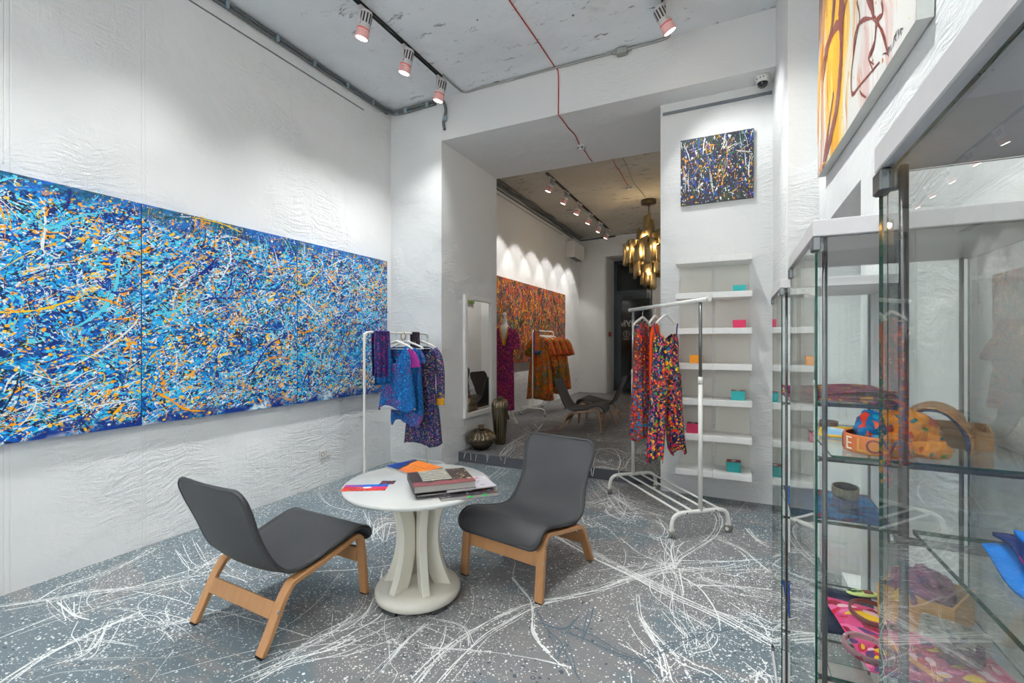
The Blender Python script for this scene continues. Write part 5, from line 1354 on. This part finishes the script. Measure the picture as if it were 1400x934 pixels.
# back room rack clothes
GB = 'clothes on the back room rack'
draped('blue and rust scarf folded over the bar of the back room rack', (RX, 7.765), PI/2, .25, .42, .34, RZ, [FA_fire, FA_blue], None, seed=21)
labs = ['long orange and green dress frontmost on the back room rack', 'short orange tunic second from the front of the back rack', 'rust dress second from the far end of the back rack', 'orange dress at the far end of the back rack']
for k, (y, zb, wd) in enumerate(((7.95,.36,.25),(8.12,.95,.22),(8.30,.44,.25),(8.48,.52,.24))):
    hanger('white hanger of the '+labs[k], (RX, y), .15*k-.1, 'white hangers on the back room rack', RZ)
    r = thing('dress', labs[k], 'dress', (RX+.05*k, y, 0), .15*k-.1, GB)
    body('dress_body', [(RZ-.105,.08,.010),(RZ-.12,.12,.024),(RZ-.18,.18,.036),(RZ-.35,.18,.045),(RZ-.6,wd*.85,.05),((RZ+zb)/2-.2,wd*.95,.055),(zb,wd*1.1,.06)], FA_fire, r, slope=.18, folds=(6,.35), seed=30+k, hemwave=.01)
    for s in (-1, 1): sleeve('sleeve', [(s*.14,0,RZ-.165),(s*.20,0,RZ-.25),(s*.26,0,RZ-.46)], (.05,.075), FA_fire, r)

# ---------------------------------------------------------------- dress form with kaftan
MX, MY = -3.335, 6.72
r = thing('dress_form', 'white dress form on a wooden tripod in front of the red painting', 'dress form', (MX, MY, Z2), .25)
FB = Z2
mb = MB().smooth(); mb.lathe([(.10,.95),(.125,1.0),(.135,1.08),(.11,1.2),(.115,1.32),(.125,1.42),(.11,1.52),(.07,1.56),(.045,1.585),(.040,1.65),(.044,1.672),(.040,1.676),(.001,1.678)], 32); o = mb.build('torso', M_whitem, r); o.scale = (1.0,.75,1)
mb = MB().smooth(); mb.lathe([(.024,1.67),(.030,1.69),(.020,1.705),(.016,1.712),(.028,1.73),(.032,1.75),(.024,1.775),(.001,1.785)], 20); mb.build('neck_finial', M_whitem, r)
mb = MB(); mb.cyl((0,0,.30), (0,0,.98), .016, 12); mb.build('pole', M_whitem, r)
M_legw = plain('dark_walnut', (92,62,48), .5)
for k in range(3):
    a = -.55+k*2*PI/3; m = MB(); c, s = math.cos(a), math.sin(a)
    m.tube(cat_rom([(.015*c,.015*s,.36),(.08*c,.08*s,.30),(.16*c,.16*s,.16),(.25*c,.25*s,.03),(.275*c,.275*s,.016)], 5), [.017]*21, 8); m.build('tripod_leg', plain('pale_leg', (206,196,186), .5) if k == 0 else M_legw, r)
r = thing('kaftan', 'long magenta kaftan with yellow neckline worn by the dress form', 'kaftan', (MX, MY, 0), .35)
body('kaftan_body', [(1.675,.09,.075),(1.655,.145,.11),(1.58,.165,.125),(1.42,.155,.125),(1.25,.135,.115),(1.18,.132,.11),(1.10,.142,.115),(.8,.150,.12),(.5,.152,.12),(.325,.155,.13)], FA_kaft, r, neck=(1.36,.28,.03), cap=False, slope=.3, folds=(6,.16), seed=41)
for s in (-1, 1): sleeve('sleeve', [(s*.12,0,1.60),(s*.16,-.01,1.52),(s*.175,-.02,1.42),(s*.175,-.02,1.30)], (.065,.07), FA_kaft, r, .8)
for s in (-1, 1):
    m = MB(); P = cat_rom([Vector((s*.075,-.085,1.665)), Vector((s*.055,-.118,1.56)), Vector((s*.028,-.138,1.46)), Vector((s*.004,-.142,1.36))], 6); m.band([(0,0),(0,.001)], 0, .001, .001) if False else m.tube(P, .014, 6); m.build('yellow_trim', FA_must, r)
m = MB().smooth(); R_ = shell([(1.20,.138,.117),(1.165,.138,.117)], folds=(5,.02)); m.grid(R_, closed=True); m.build('waist_band', FA_kaft, r, solid=.004)

# ---------------------------------------------------------------- chandelier
CX, CY = -1.465, 9.14
r = thing('chandelier', 'brass chandelier of tiered curved plates hanging in the back room', 'chandelier', (CX, CY, ZC))
t_ = NT('smoked_brass_mesh'); co = t_.coord(); w_ = t_.n('ShaderNodeTexWave'); t_.l(co, w_.inputs['Vector']); w_.inputs['Scale'].default_value = 60; w_.bands_direction = 'Z'
M_brass = t_.bsdf(t_.mix(w_.outputs['Fac'], lin(140,122,88), lin(168,148,110)), .42, .7)
M_bulb = emit('warm_bulb', (255,214,130), 16)
M_brz = plain('bronze_canopy', (84,72,58), .35, .8)
mb = MB().smooth(); mb.lathe([(.001,0),(.14,0),(.14,-.065),(.135,-.075),(.001,-.075)], 32); mb.build('ceiling_rose', M_brz, r)
mb = MB(); mb.tube([(0,0,-.07),(0,0,-.62)], .009, 8).tube([(.025,0,-.07),(.028,.01,-.3),(.02,0,-.62)], .004, 6); mb.build('suspension_rod', M_chrome, r)
mb = MB(); mb.tube([(0,0,-.55),(0,0,-1.5)], .02, 10)
for k in range(8): mb.tube([(0,0,-.78),(.40*math.cos(k*PI/4+.2),.40*math.sin(k*PI/4+.2),-.80)], .008, 6)
mb.build('centre_frame', M_brz, r)
rc = random.Random(12)
def plate(rad_, a, z0, z1, w, tip, tilt=0):
    n = 8; mb = MB().smooth(); rows = []
    for i in range(5):
        u = i/4; row = []
        for k in range(n+1):
            s = -1+2*k/n; b = s*1.15
            x = rad_-w*.55+w*.55*math.cos(b); y = w*.52*math.sin(b)/math.sin(1.15)
            zt = z1+tip*s*.5; zb = z0-abs(tip)*.35*(1-abs(s))
            row.append(Matrix.Rotation(a, 4, 'Z') @ Vector((x+tilt*(u-.5), y, zb+(zt-zb)*u)))
        rows.append(row)
    mb.grid(rows); return mb.build('curved_plate', M_brass, r, solid=.003)
for R0, n, za0, za1, w in ((.10,6,-1.02,-.40,.13),(.24,9,-1.18,-.60,.15),(.38,11,-1.20,-.78,.15),(.49,13,-1.24,-.90,.13),(.28,8,-1.45,-1.02,.16),(.14,6,-1.66,-1.18,.13)):
    for k in range(n):
        j = rc.uniform(-.06, .06)
        plate(R0+rc.uniform(-.02,.02), 2*PI*k/n+R0*3+rc.uniform(-.08,.08), za0+j, za1+j+rc.uniform(-.05,.08), w, rc.choice((-.09,.09,.06,-.06)))
for k in range(7):
    a = k*2*PI/7; m = MB(); m.tube([(.03*math.cos(a),.03*math.sin(a),-1.6),(.03*math.cos(a),.03*math.sin(a),-1.88+.02*(k%3))], .007, 8); m.build('drop_rod', M_chrome, r)
BU = [(-.05,-.20,-.72),(.22,-.30,-.95),(-.34,-.26,-.95),(-.16,-.33,-1.05),(.04,-.22,-1.42),(.30,.10,-1.0),(-.30,.15,-1.0),(0,.3,-1.0)]
for k, (x, y, z) in enumerate(BU):
    mb = MB().smooth(); mb.sphere((x,y,z), .032, 12, 8, (1,1,1.35)); mb.build('bulb', M_bulb, r)
    if k < 6:
        L = bpy.data.lights.new('bulb_light', 'POINT'); L.energy = 5; L.color = (1,.72,.38); L.shadow_soft_size = .04
        lo = bpy.data.objects.new('bulb_light', L); COL.objects.link(lo); lo.parent = r; lo.location = (x, y-.07, z)
# ---------------------------------------------------------------- glass display cases
M_glass = glass_mat('clear_cabinet_glass', (.985,.994,.990,1))
M_gedge = plain('green_glass_edge', (8,62,50), .15, spec=.5, var=.02)
M_rod = plain('grey_cabinet_rod', (84,84,86), .35, .6)
M_grey = plain('silver_grey_board', (206,202,202), .42)
def pane(name, x0, x1, y0, y1, z0, z1, parent, mat=None):
    """solid pane: clear faces, green cut edges (the thinnest axis is the thickness)"""
    d = (x1-x0, y1-y0, z1-z0); thin = d.index(min(d))
    mb = MB(); mb.box(x0,x1,y0,y1,z0,z1)
    mb.bm.normal_update()
    for f in mb.bm.faces:
        if max(range(3), key=lambda i: abs(f.normal[i])) != thin: f.material_index = 1
    return mb.build(name, [mat or M_glass, M_gedge], parent)
CW, CD, CH = .37, .43, 1.63
SH = (.355, .770, 1.185)
def case(label, x, y):
    r = thing('display_cabinet', label, 'display cabinet', (x, y, 0), 0, 'glass display cabinets')
    mb = MB(); mb.bbox(0,CW,0,CD,CH-.031,CH,.0015); mb.build('top_board', M_grey, r)
    mb = MB(); mb.bbox(0,CW,0,CD,.012,.045,.0015); mb.build('base_board', M_grey, r)
    for px in (.03, CW-.03):
        for py in (.03, CD-.03):
            m = MB(); m.cyl((px,py,0), (px,py,.013), .014, 12); m.build('foot', M_black, r)
    g = .004; z0, z1 = .047, CH-.033
    for px in (.022, CW-.022):
        for py in (.022, CD-.022):
            m = MB(); m.cyl((px,py,.045), (px,py,CH-.03), .0046, 12); m.build('corner_rod', M_rod, r)
    pane('glass_side', .012, CW-.002, .002, .002+g, z0, z1, r)
    pane('glass_side', .012, CW-.002, CD-.002-g, CD-.002, z0, z1, r)
    pane('glass_back', CW-.002-g, CW-.002, .008, CD-.008, z0, z1, r)
    d = pane('glass_door', .004, .004+g, .003, CD-.003, z0+.004, z1-.008, r)
    for zz_ in (CH-.036, .052):
        for py in (.012, CD-.012):
            m = MB(); m.bbox(-.001,.013,py-.016,py+.016,zz_-.022,zz_+.004,.002); m.build('hinge_clip', M_steel, d)
            m = MB(); m.cyl((.014,py+(-.004 if py > .1 else .004),zz_-.02), (.014,py+(-.004 if py > .1 else .004),zz_+.004), .0055, 10); m.build('hinge_pin', M_chrome, d)
    for z in SH:
        s = pane('glass_shelf', .032, CW-.012, .014, CD-.014, z, z+.005, r)
        for py in (.024, CD-.024):
            m = MB(); m.cyl((.012,py,z-.0055), (CW-.012,py,z-.0055), .0045, 10); m.build('shelf_bar', M_rod, s)
            m = MB(); m.cyl((.008,py,z-.0055), (.013,py,z-.0055), .0062, 10); m.cyl((CW-.013,py,z-.0055), (CW-.008,py,z-.0055), .0062, 10); m.build('bar_cap', M_chrome, s)
    return r
K1, K2, K3 = (.150,.250), (.134,1.028), (.152,1.935)
case('nearest glass display cabinet, cut by the right picture edge', *K1)
case('middle glass display cabinet with the orange scarf and boxes inside', *K2)
case('furthest glass display cabinet, the one nearest the wall shelves', *K3)

# contents
zt = SH[2]+.0052; zm = SH[1]+.0052; zb = SH[0]+.0052
FA_orsc = fabric('orange_dotted_scarf', [F(232,130,20), F(240,150,34), F(214,96,20)], [dict(scale=48, thr=.5, prob=.38, cols=[F(24,120,130), F(196,60,24), F(24,70,110), F(90,140,60)], wig=.6), dict(scale=24, thr=.55, prob=.35, cols=[F(222,96,30), F(206,70,30)], wig=.7)])
FA_tealsc = fabric('teal_scarf_corner', [F(10,60,80), F(20,104,160), F(24,60,60)], [dict(scale=60, thr=.6, prob=.5, cols=[F(220,90,30), F(20,140,170), F(190,50,30)], wig=.7)])
FA_yelsc = fabric('yellow_red_scarf', [F(200,150,80), F(190,110,50)], [dict(scale=80, stretch=(1,2), thr=.65, prob=.65, cols=[F(150,50,36), F(226,190,130), F(210,150,40), F(120,50,40)], wig=.7)])
FA_navy = fabric('navy_lining', [F(30,44,84), F(24,60,130)], [])
FA_pink = fabric('pink_yellow_scarf', [F(206,40,110), F(222,70,130), F(150,30,80)], [dict(scale=48, stretch=(1,1.6), thr=.65, prob=.75, cols=[F(150,20,50), F(230,110,160), F(90,50,110), F(200,24,60), F(236,190,200)], wig=.7), dict(scale=30, thr=.42, prob=.3, cols=[F(244,196,10)], wig=.5)], boost=1.9)
FA_mauve = fabric('mauve_yellow_scarf', [F(140,60,100), F(150,70,112), F(120,50,90)], [dict(scale=50, thr=.6, prob=.7, cols=[F(110,40,70), F(160,90,130), F(90,60,120), F(130,30,60)], wig=.7), dict(scale=26, thr=.40, prob=.3, cols=[F(226,180,20)], wig=.5)], boost=1.9)
FA_plum = fabric('plum_scarf', [F(110,40,80), F(130,40,90), F(90,30,60)], [dict(scale=44, thr=.6, prob=.7, cols=[F(196,130,40), F(160,50,110), F(70,40,60), F(170,60,50)], wig=.8, stretch=(1,.5))], boost=1.9)
FA_sea = fabric('blue_red_scarf', [F(14,70,124), F(20,92,150), F(16,50,92)], [dict(scale=44, stretch=(.45,1), thr=.62, prob=.6, cols=[F(120,30,60), F(20,120,176), F(14,40,80), F(70,30,70), F(24,100,150)], wig=.7)], axis='Z', boost=1.9)
FA_nav2 = fabric('navy_motif_cloth', [F(40,44,70), F(34,40,62)], [dict(scale=30, thr=.4, prob=.2, cols=[F(110,90,50), F(70,110,60)], wig=.8)], axis='Z', boost=1.9)
FA_wby = fabric('white_blue_cloth', [F(226,232,236), F(150,196,226), F(60,140,210)], [dict(scale=60, thr=.5, prob=.4, cols=[F(240,244,246), F(40,110,190)], wig=.7)], axis='Z')
M_carton = plain('ochre_carton', (206,146,40), .6)
M_carton_in = plain('brown_carton_inside', (128,86,50), .7)
M_pewter = plain('dark_pewter', (150,136,112), .38, .75, bumps=1.0, var=.6, nscale=150)

def cloth_sheet(name, label, corners, z, mat, cat='scarf', lift=.006, seed=1, group=None, hang=None, n=18):
    """a flat or crumpled cloth lying on a shelf; corners: 4 xy points"""
    rr = random.Random(seed); c = [Vector((p[0], p[1], 0)) for p in corners]; m = sum(c, Vector())/4
    r = thing(name, label, cat, (m.x, m.y, z), 0, group)
    ph = [rr.uniform(0, 6) for _ in range(4)]; rows = []
    for i in range(n+1):
        v = i/n; row = []
        for k in range(n+1):
            u = k/n; p = (c[0]*(1-u)+c[1]*u)*(1-v)+(c[3]*(1-u)+c[2]*u)*v-m
            h = lift*(.5+.25*math.sin(u*7+ph[0]+v*2)+.25*math.sin(v*9+ph[1]+u*3))*min(1, 6*min(u,1-u,v,1-v)+.15)
            row.append(Vector((p.x, p.y, h+.0016)))
        rows.append(row)
    mb = MB().smooth(); mb.grid(rows); mb.build('cloth', mat, r, solid=.0022); return r
def blob(name, label, c, size, z, mat, cat='scarf', seed=1, lump=.25, rot=0, lows=3.0, parent=None, nm='cloth'):
    """bunched cloth resting on a surface"""
    from mathutils import noise
    r = parent or thing(name, label, cat, (c[0], c[1], z), rot)
    bm = bmesh.new(); bmesh.ops.create_icosphere(bm, subdivisions=4, radius=1)
    o = Vector((seed*3.3, seed*1.7, 0))
    for v in bm.verts:
        p = v.co.copy(); f = 1+lump*noise.noise(p*lows*.6+o)+lump*.5*noise.noise(p*lows*1.7+o)
        # deep folds
        f += lump*.35*math.sin(p.x*7+p.y*5+noise.noise(p*2+o)*4)
        q = p*f; v.co = Vector((q.x*size[0], q.y*size[1], max(-.98, q.z)*size[2]+size[2]))
    zmin = min(v.co.z for v in bm.verts)
    for v in bm.verts: v.co.z = max(.0008, v.co.z-zmin-.15*size[2])
    for f in bm.faces: f.smooth = True
    mb = MB(); mb.bm.free(); mb.bm = bm
    mb.build(nm, mat, r); return r
def bangle(label, x, y, z, R, h, th, mat, inner=None, tilt=(0,0), name='bangle', squash=1.0, rot=0, letters=None):
    r = thing(name, label, 'bracelet', (x, y, z), rot)
    M = Matrix.Rotation(tilt[0], 4, 'X') @ Matrix.Rotation(tilt[1], 4, 'Y'); low = 1e9
    prof = [(R,0),(R+th*.15,h*.06),(R+th*.2,h*.5),(R+th*.15,h*.94),(R,h)]
    a = MB().smooth(); a.lathe([(R-th,.001)]+prof+[(R-th,h-.001)], 48, caps=False, M=M)
    b = MB().smooth(); b.lathe([(R-th,.001),(R-th,h-.001)], 48, caps=False, M=M)
    for m in (a, b):
        for v in m.bm.verts: v.co.y *= squash; low = min(low, v.co.z)
    for m in (a, b):
        for v in m.bm.verts: v.co.z -= low
    a.build('outer_band', mat, r); b.build('inner_face', inner or mat, r)
    return r
# -- middle cabinet, upper shelf
ox, oy = K2
cloth_sheet('napkin', 'white and blue cloth with a yellow border on the upper shelf of the middle cabinet', [(ox+.040,oy+.20),(ox+.150,oy+.185),(ox+.150,oy+.33),(ox+.055,oy+.30)], zt, FA_wby, 'cloth', .01, 2)
o = [q for q in SC.objects if q.name.startswith('napkin')][0]
m = MB(); P = [Vector(p) for p in ((ox+.040,oy+.20,.005),(ox+.095,oy+.1925,.006),(ox+.150,oy+.185,.005),(ox+.150,oy+.33,.005),(ox+.10,oy+.316,.006),(ox+.055,oy+.30,.005))]
m.tube([p-Vector((o.location.x, o.location.y, 0)) for p in P], .0032, 6, closed=True); m.build('yellow_border', plain('yellow_border', (240,186,20), .6), o)
bangle('small brown bracelet near the rear rod of the middle cabinet', ox+.082, oy+.372, zt, .020, .014, .003, plain('brown_bracelet', (110,84,66), .4))
M_love = splat('letter_bracelet', [F(198,84,30), F(206,96,34), F(150,140,40)], [dict(scale=12, thr=.6, prob=.3, cols=[F(150,140,44)], wig=.1)], .35)
r = bangle('wide red and olive bracelet with big letters holding the orange scarf', ox+.122, oy+.092, zt, .058, .034, .004, M_love, plain('dark_inner', (90,40,34), .5), name='letter_bracelet')
for ch, a, rgb in (('L',-2.30,(206,150,60)),('E',-2.72,(236,226,200)),('O',-1.93,(120,30,36)),('V',-1.55,(36,50,110)),('E',-1.18,(236,226,200)),('L',-3.12,(120,30,36)),('O',-.8,(206,150,60)),('V',-.4,(120,30,36))):
    M = Matrix.Rotation(a, 4, 'Z') @ Matrix.Translation((.0592,0,.005)) @ Matrix.Rotation(PI/2, 4, 'Z') @ Matrix.Rotation(PI/2, 4, 'X')
    text_mesh(ch, .036, 'lettering', plain('letter_'+ch, rgb, .4), r, .0003, M)
r = blob('scarf', 'bunched orange scarf with teal dots pushed through the letter bracelet', (ox+.155, oy+.098), (.060,.046,.036), zt+.018, FA_orsc, seed=3, lump=.28, rot=.15)
blob('x', None, None, (.028,.028,.030), 0, FA_tealsc, seed=5, lump=.3, parent=r, nm='teal_corner'); r.children[-1].location = (-.048,-.012,.010)
r.location.z = zt+.012
r = blob('scarf', 'end of the orange scarf hanging over beside the letter bracelet', (ox+.185, oy+.058), (.032,.018,.018), zt, FA_orsc, seed=9, lump=.3, rot=.1)
# arched yellow and red scarf with navy lining
r = thing('scarf', 'arched yellow and red scarf with navy lining, upper shelf of the middle cabinet', 'scarf', (ox+.225, oy+.170, zt), -.35)
def arch(R0, R1, hz, dy0, dy1, n=18):
    rows = []
    for i in range(9):
        u = i/8; row = []
        for k in range(n+1):
            a = PI*k/n; row.append(Vector((math.cos(a)*(R0+.004*math.sin(u*9+k)), dy0+(dy1-dy0)*u+.006*math.sin(k*.8), math.sin(a)**.8*hz*(1-.05*math.sin(u*6))+.003)))
        rows.append(row)
    return rows
mb = MB().smooth(); mb.grid(arch(.055,.05,.082,-.055,.055)); mb.build('outer_cloth', FA_yelsc, r, solid=.003)
mb = MB().smooth(); mb.grid(arch(.0505,.05,.077,-.057,.053)); mb.build('navy_lining', FA_navy, r, solid=.002)
mb = MB().smooth(); mb.grid([[Vector((-.052+.012*u-.01*v, -.058-.004*math.sin(v*5), .075-.07*v*(1+.1*u)-.004+.004)) for u in (0,.5,1,1.5)] for v in [q/6 for q in range(7)]]); mb.build('navy_fold', FA_navy, r, solid=.002)
def tray(label, cx, cy, z, w, d, h, rot, mat=None, inside=None, th=.003):
    r = thing('cardboard_box', label, 'box', (cx, cy, z), rot)
    mb = MB(); mb.box(-w/2,w/2,-d/2,-d/2+th,0,h).box(-w/2,w/2,d/2-th,d/2,0,h).box(-w/2,-w/2+th,-d/2+th,d/2-th,0,h).box(w/2-th,w/2,-d/2+th,d/2-th,0,h); mb.build('walls', mat or M_carton, r)
    mb = MB(); mb.box(-w/2+th,w/2-th,-d/2+th,d/2-th,0,th); mb.build('bottom', inside or M_carton_in, r)
    return r
tray('open ochre cardboard tray behind the arched scarf in the middle cabinet', ox+.288, oy+.258, zt, .105, .150, .036, -.30, plain('ochre_carton_dull', (176,120,44), .6))
# -- middle cabinet, middle shelf
cloth_sheet('pouch', 'navy cloth pouch with small motifs on the middle shelf of the middle cabinet', [(ox+.036,oy+.16),(ox+.150,oy+.185),(ox+.168,oy+.372),(ox+.070,oy+.385)], zm, FA_nav2, 'pouch', .014, 4)
r = thing('brooch', 'lime green leaf brooch with brown seeds on the navy pouch', 'brooch', (ox+.148, oy+.352, zm+.014), .3)
mb = MB().smooth(); mb.sphere((0,0,.005), 1, 24, 8, (.036,.017,.005)); mb.build('leaf_body', plain('lime_enamel', (206,222,130), .3), r)
for k in range(6):
    m = MB().smooth(); m.sphere((.004+.006*(k%3), -.006+.007*(k//3), .0100), .0045, 10, 6, (1,1,.6)); m.build('seed', plain('seed_brown', (110,44,30), .4), r)
for k in range(5):
    m = MB().smooth(); m.sphere((-.026+.006*k, .003*(-1)**k, .009), .006, 8, 6, (1.3,.5,.3)); m.build('leaf_vein', plain('dark_green_enamel', (24,70,36), .4), r)
cloth_sheet('scarf', 'pink and red scarf with yellow spots midway up the middle cabinet', [(ox+.058,oy+.30),(ox+.040+.052,oy+.03),(ox+.335,oy+.03),(ox+.30,oy+.255)], zm+.016, FA_pink, 'scarf', .012, 6)
bangle('thin reddish bangle lying on the pink scarf', ox+.138, oy+.215, zm+.030, .043, .010, .004, plain('rosewood_bangle', (110,52,50), .3), tilt=(.10,.06))
bangle('pink, black and white enamel bangle at the front of the pink scarf', ox+.098, oy+.070, zm+.030, .040, .012, .005, splat('enamel_bangle', [F(206,150,160), F(30,26,30)], [dict(scale=60, thr=.6, prob=.6, cols=[F(24,22,26), F(230,210,214), F(120,30,50)], wig=.6)], .3), tilt=(.05,.05))
tray('ochre cardboard box holding a mauve scarf on the middle shelf of the middle cabinet', ox+.238, oy+.255, zm+.030, .125, .135, .072, -.55, None, None, .004)
r = blob('scarf', 'mauve scarf with yellow spots heaped in the ochre box', (ox+.226, oy+.250), (.055,.060,.044), zm+.060, FA_mauve, seed=11, lump=.22, rot=-.55)
r = bangle('broad patterned grey cuff bracelet in front of the ochre box', ox+.240, oy+.125, zm+.030, .050, .042, .005, splat('patterned_cuff', [F(120,120,112), F(150,146,136)], [dict(scale=50, thr=.65, prob=.6, cols=[F(30,44,70), F(160,130,120), F(70,80,60), F(200,200,196)], wig=.7)], .3), plain('cuff_inside', (70,40,60), .4), tilt=(-.35,.2), squash=.8)
blob('scarf', 'dark plum scarf stuffed into the patterned cuff', (ox+.247, oy+.112), (.036,.028,.028), zm+.034, fabric('dark_plum', [F(50,24,40), F(70,30,60)], [dict(scale=60, thr=.6, prob=.5, cols=[F(110,60,40), F(90,30,80)], wig=.8)]), seed=14, lump=.3)
r = thing('strap', 'narrow orange leather strap lying across the pink scarf', 'strap', (ox+.165, oy+.085, zm+.029), .55)
mb = MB(); mb.bbox(-.006,.006,-.06,.06,0,.003,.001); mb.build('leather', plain('orange_leather', (224,140,30), .5), r)
# -- middle cabinet, lower shelf
cloth_sheet('scarf', 'orange scarf on the lowest glass shelf of the middle cabinet', [(ox+.05,oy+.08),(ox+.30,oy+.08),(ox+.30,oy+.32),(ox+.05,oy+.35)], zb, FA_orsc, 'scarf', .014, 17)
# -- nearest cabinet
ox, oy = K1
r = thing('scarf', 'folded bright blue silk scarf on the shelf of the nearest cabinet', 'scarf', (ox+.155, oy+.275, zt), -.12)
for k in range(4):
    rows = []
    for i in range(13):
        v = i/12; rows.append([Vector((-.092+.010*k+.20*u, -.085+.012*math.sin(k*2+u*3)+.17*v, .004+.011*k+.006*math.sin(u*6+k)+.004*math.sin(v*8+k*2))) for u in [q/14 for q in range(15)]])
    mb = MB().smooth(); mb.grid(rows); mb.build('silk_fold', FA_silk if k != 1 else fabric('silk_underside', [F(20,40,90), F(30,60,130)], [dict(scale=40, thr=.6, prob=.4, cols=[F(190,50,120), F(20,90,160)], wig=.7)]), r, solid=.004)
cloth_sheet('scarf', 'plum scarf on the middle shelf of the nearest cabinet', [(ox+.08,oy+.08),(ox+.31,oy+.08),(ox+.31,oy+.30),(ox+.08,oy+.30)], zm, FA_plum, 'scarf', .014, 18)
# -- furthest cabinet
ox, oy = K3
r = thing('scarf', 'folded plum and pink scarf on the upper shelf of the furthest cabinet', 'scarf', (ox+.19, oy+.19, zt), .12)
for k in range(3):
    rows = []
    for i in range(13):
        v = i/12; rows.append([Vector((-.148+.006*k+.30*u, -.165+.012*k+.31*v, .005+.013*k+.006*math.sin(u*5+k*2)+.005*math.sin(v*7+k))) for u in [q/14 for q in range(15)]])
    mb = MB().smooth(); mb.grid(rows); mb.build('cloth_fold', FA_plum, r, solid=.007)
cloth_sheet('scarf', 'blue and red scarf lying flat on the middle shelf of the furthest cabinet', [(ox+.036,oy+.022),(ox+.335,oy+.03),(ox+.34,oy+.40),(ox+.045,oy+.405)], zm, FA_sea, 'scarf', .010, 19)
r = thing('bracelet_stand', 'small dull violet block under the pewter cuff bracelet', 'stand', (ox+.225, oy+.17, zm+.013), .5)
mb = MB(); mb.bbox(-.032,.032,-.026,.026,0,.034,.002); mb.build('block', plain('violet_block', (92,86,124), .5), r)
bangle('engraved pewter cuff bracelet on its violet block', ox+.225, oy+.17, zm+.048, .042, .036, .005, M_pewter, plain('dark_pewter_inside', (60,54,48), .4, .8), tilt=(.16,0), squash=.85)
cloth_sheet('scarf', 'blue and dark red scarf on the lowest glass shelf of the furthest cabinet', [(ox+.036,oy+.10),(ox+.10,oy+.06),(ox+.14,oy+.38),(ox+.04,oy+.40)], zb, FA_scarfb if False else fabric('blue_darkred', [F(24,60,150), F(20,44,110)], [dict(scale=50, thr=.6, prob=.5, cols=[F(110,30,40), F(60,50,100), F(40,90,190)], wig=.7)], axis='Z'), 'scarf', .012, 20)
cloth_sheet('scarf', 'orange and yellow scarf on the base board of the furthest cabinet', [(ox+.04,oy+.03),(ox+.16,oy+.03),(ox+.16,oy+.18),(ox+.04,oy+.18)], .0455, FA_orsc, 'scarf', .012, 22)

# ---------------------------------------------------------------- world and view
w = bpy.data.worlds.new('night'); SC.world = w; w.use_nodes = True
w.node_tree.nodes['Background'].inputs[0].default_value = (.03, .035, .045, 1); w.node_tree.nodes['Background'].inputs[1].default_value = 1.0
SC.view_settings.view_transform = 'Standard'; SC.view_settings.look = 'None'
SC.view_settings.exposure = 0.07; SC.view_settings.gamma = 1.0; SC.view_settings.use_curve_mapping = False
cy = SC.cycles
cy.use_denoising = True
try: cy.denoiser = 'OPENIMAGEDENOISE'; cy.denoising_input_passes = 'RGB_ALBEDO_NORMAL'; cy.denoising_prefilter = 'ACCURATE'
except Exception: pass
cy.max_bounces = 8; cy.diffuse_bounces = 5; cy.glossy_bounces = 5; cy.transmission_bounces = 4; cy.transparent_max_bounces = 32
cy.caustics_reflective = False; cy.caustics_refractive = False
cy.sample_clamp_indirect = 4.0; cy.use_adaptive_sampling = True; cy.adaptive_threshold = .12; cy.adaptive_min_samples = 16
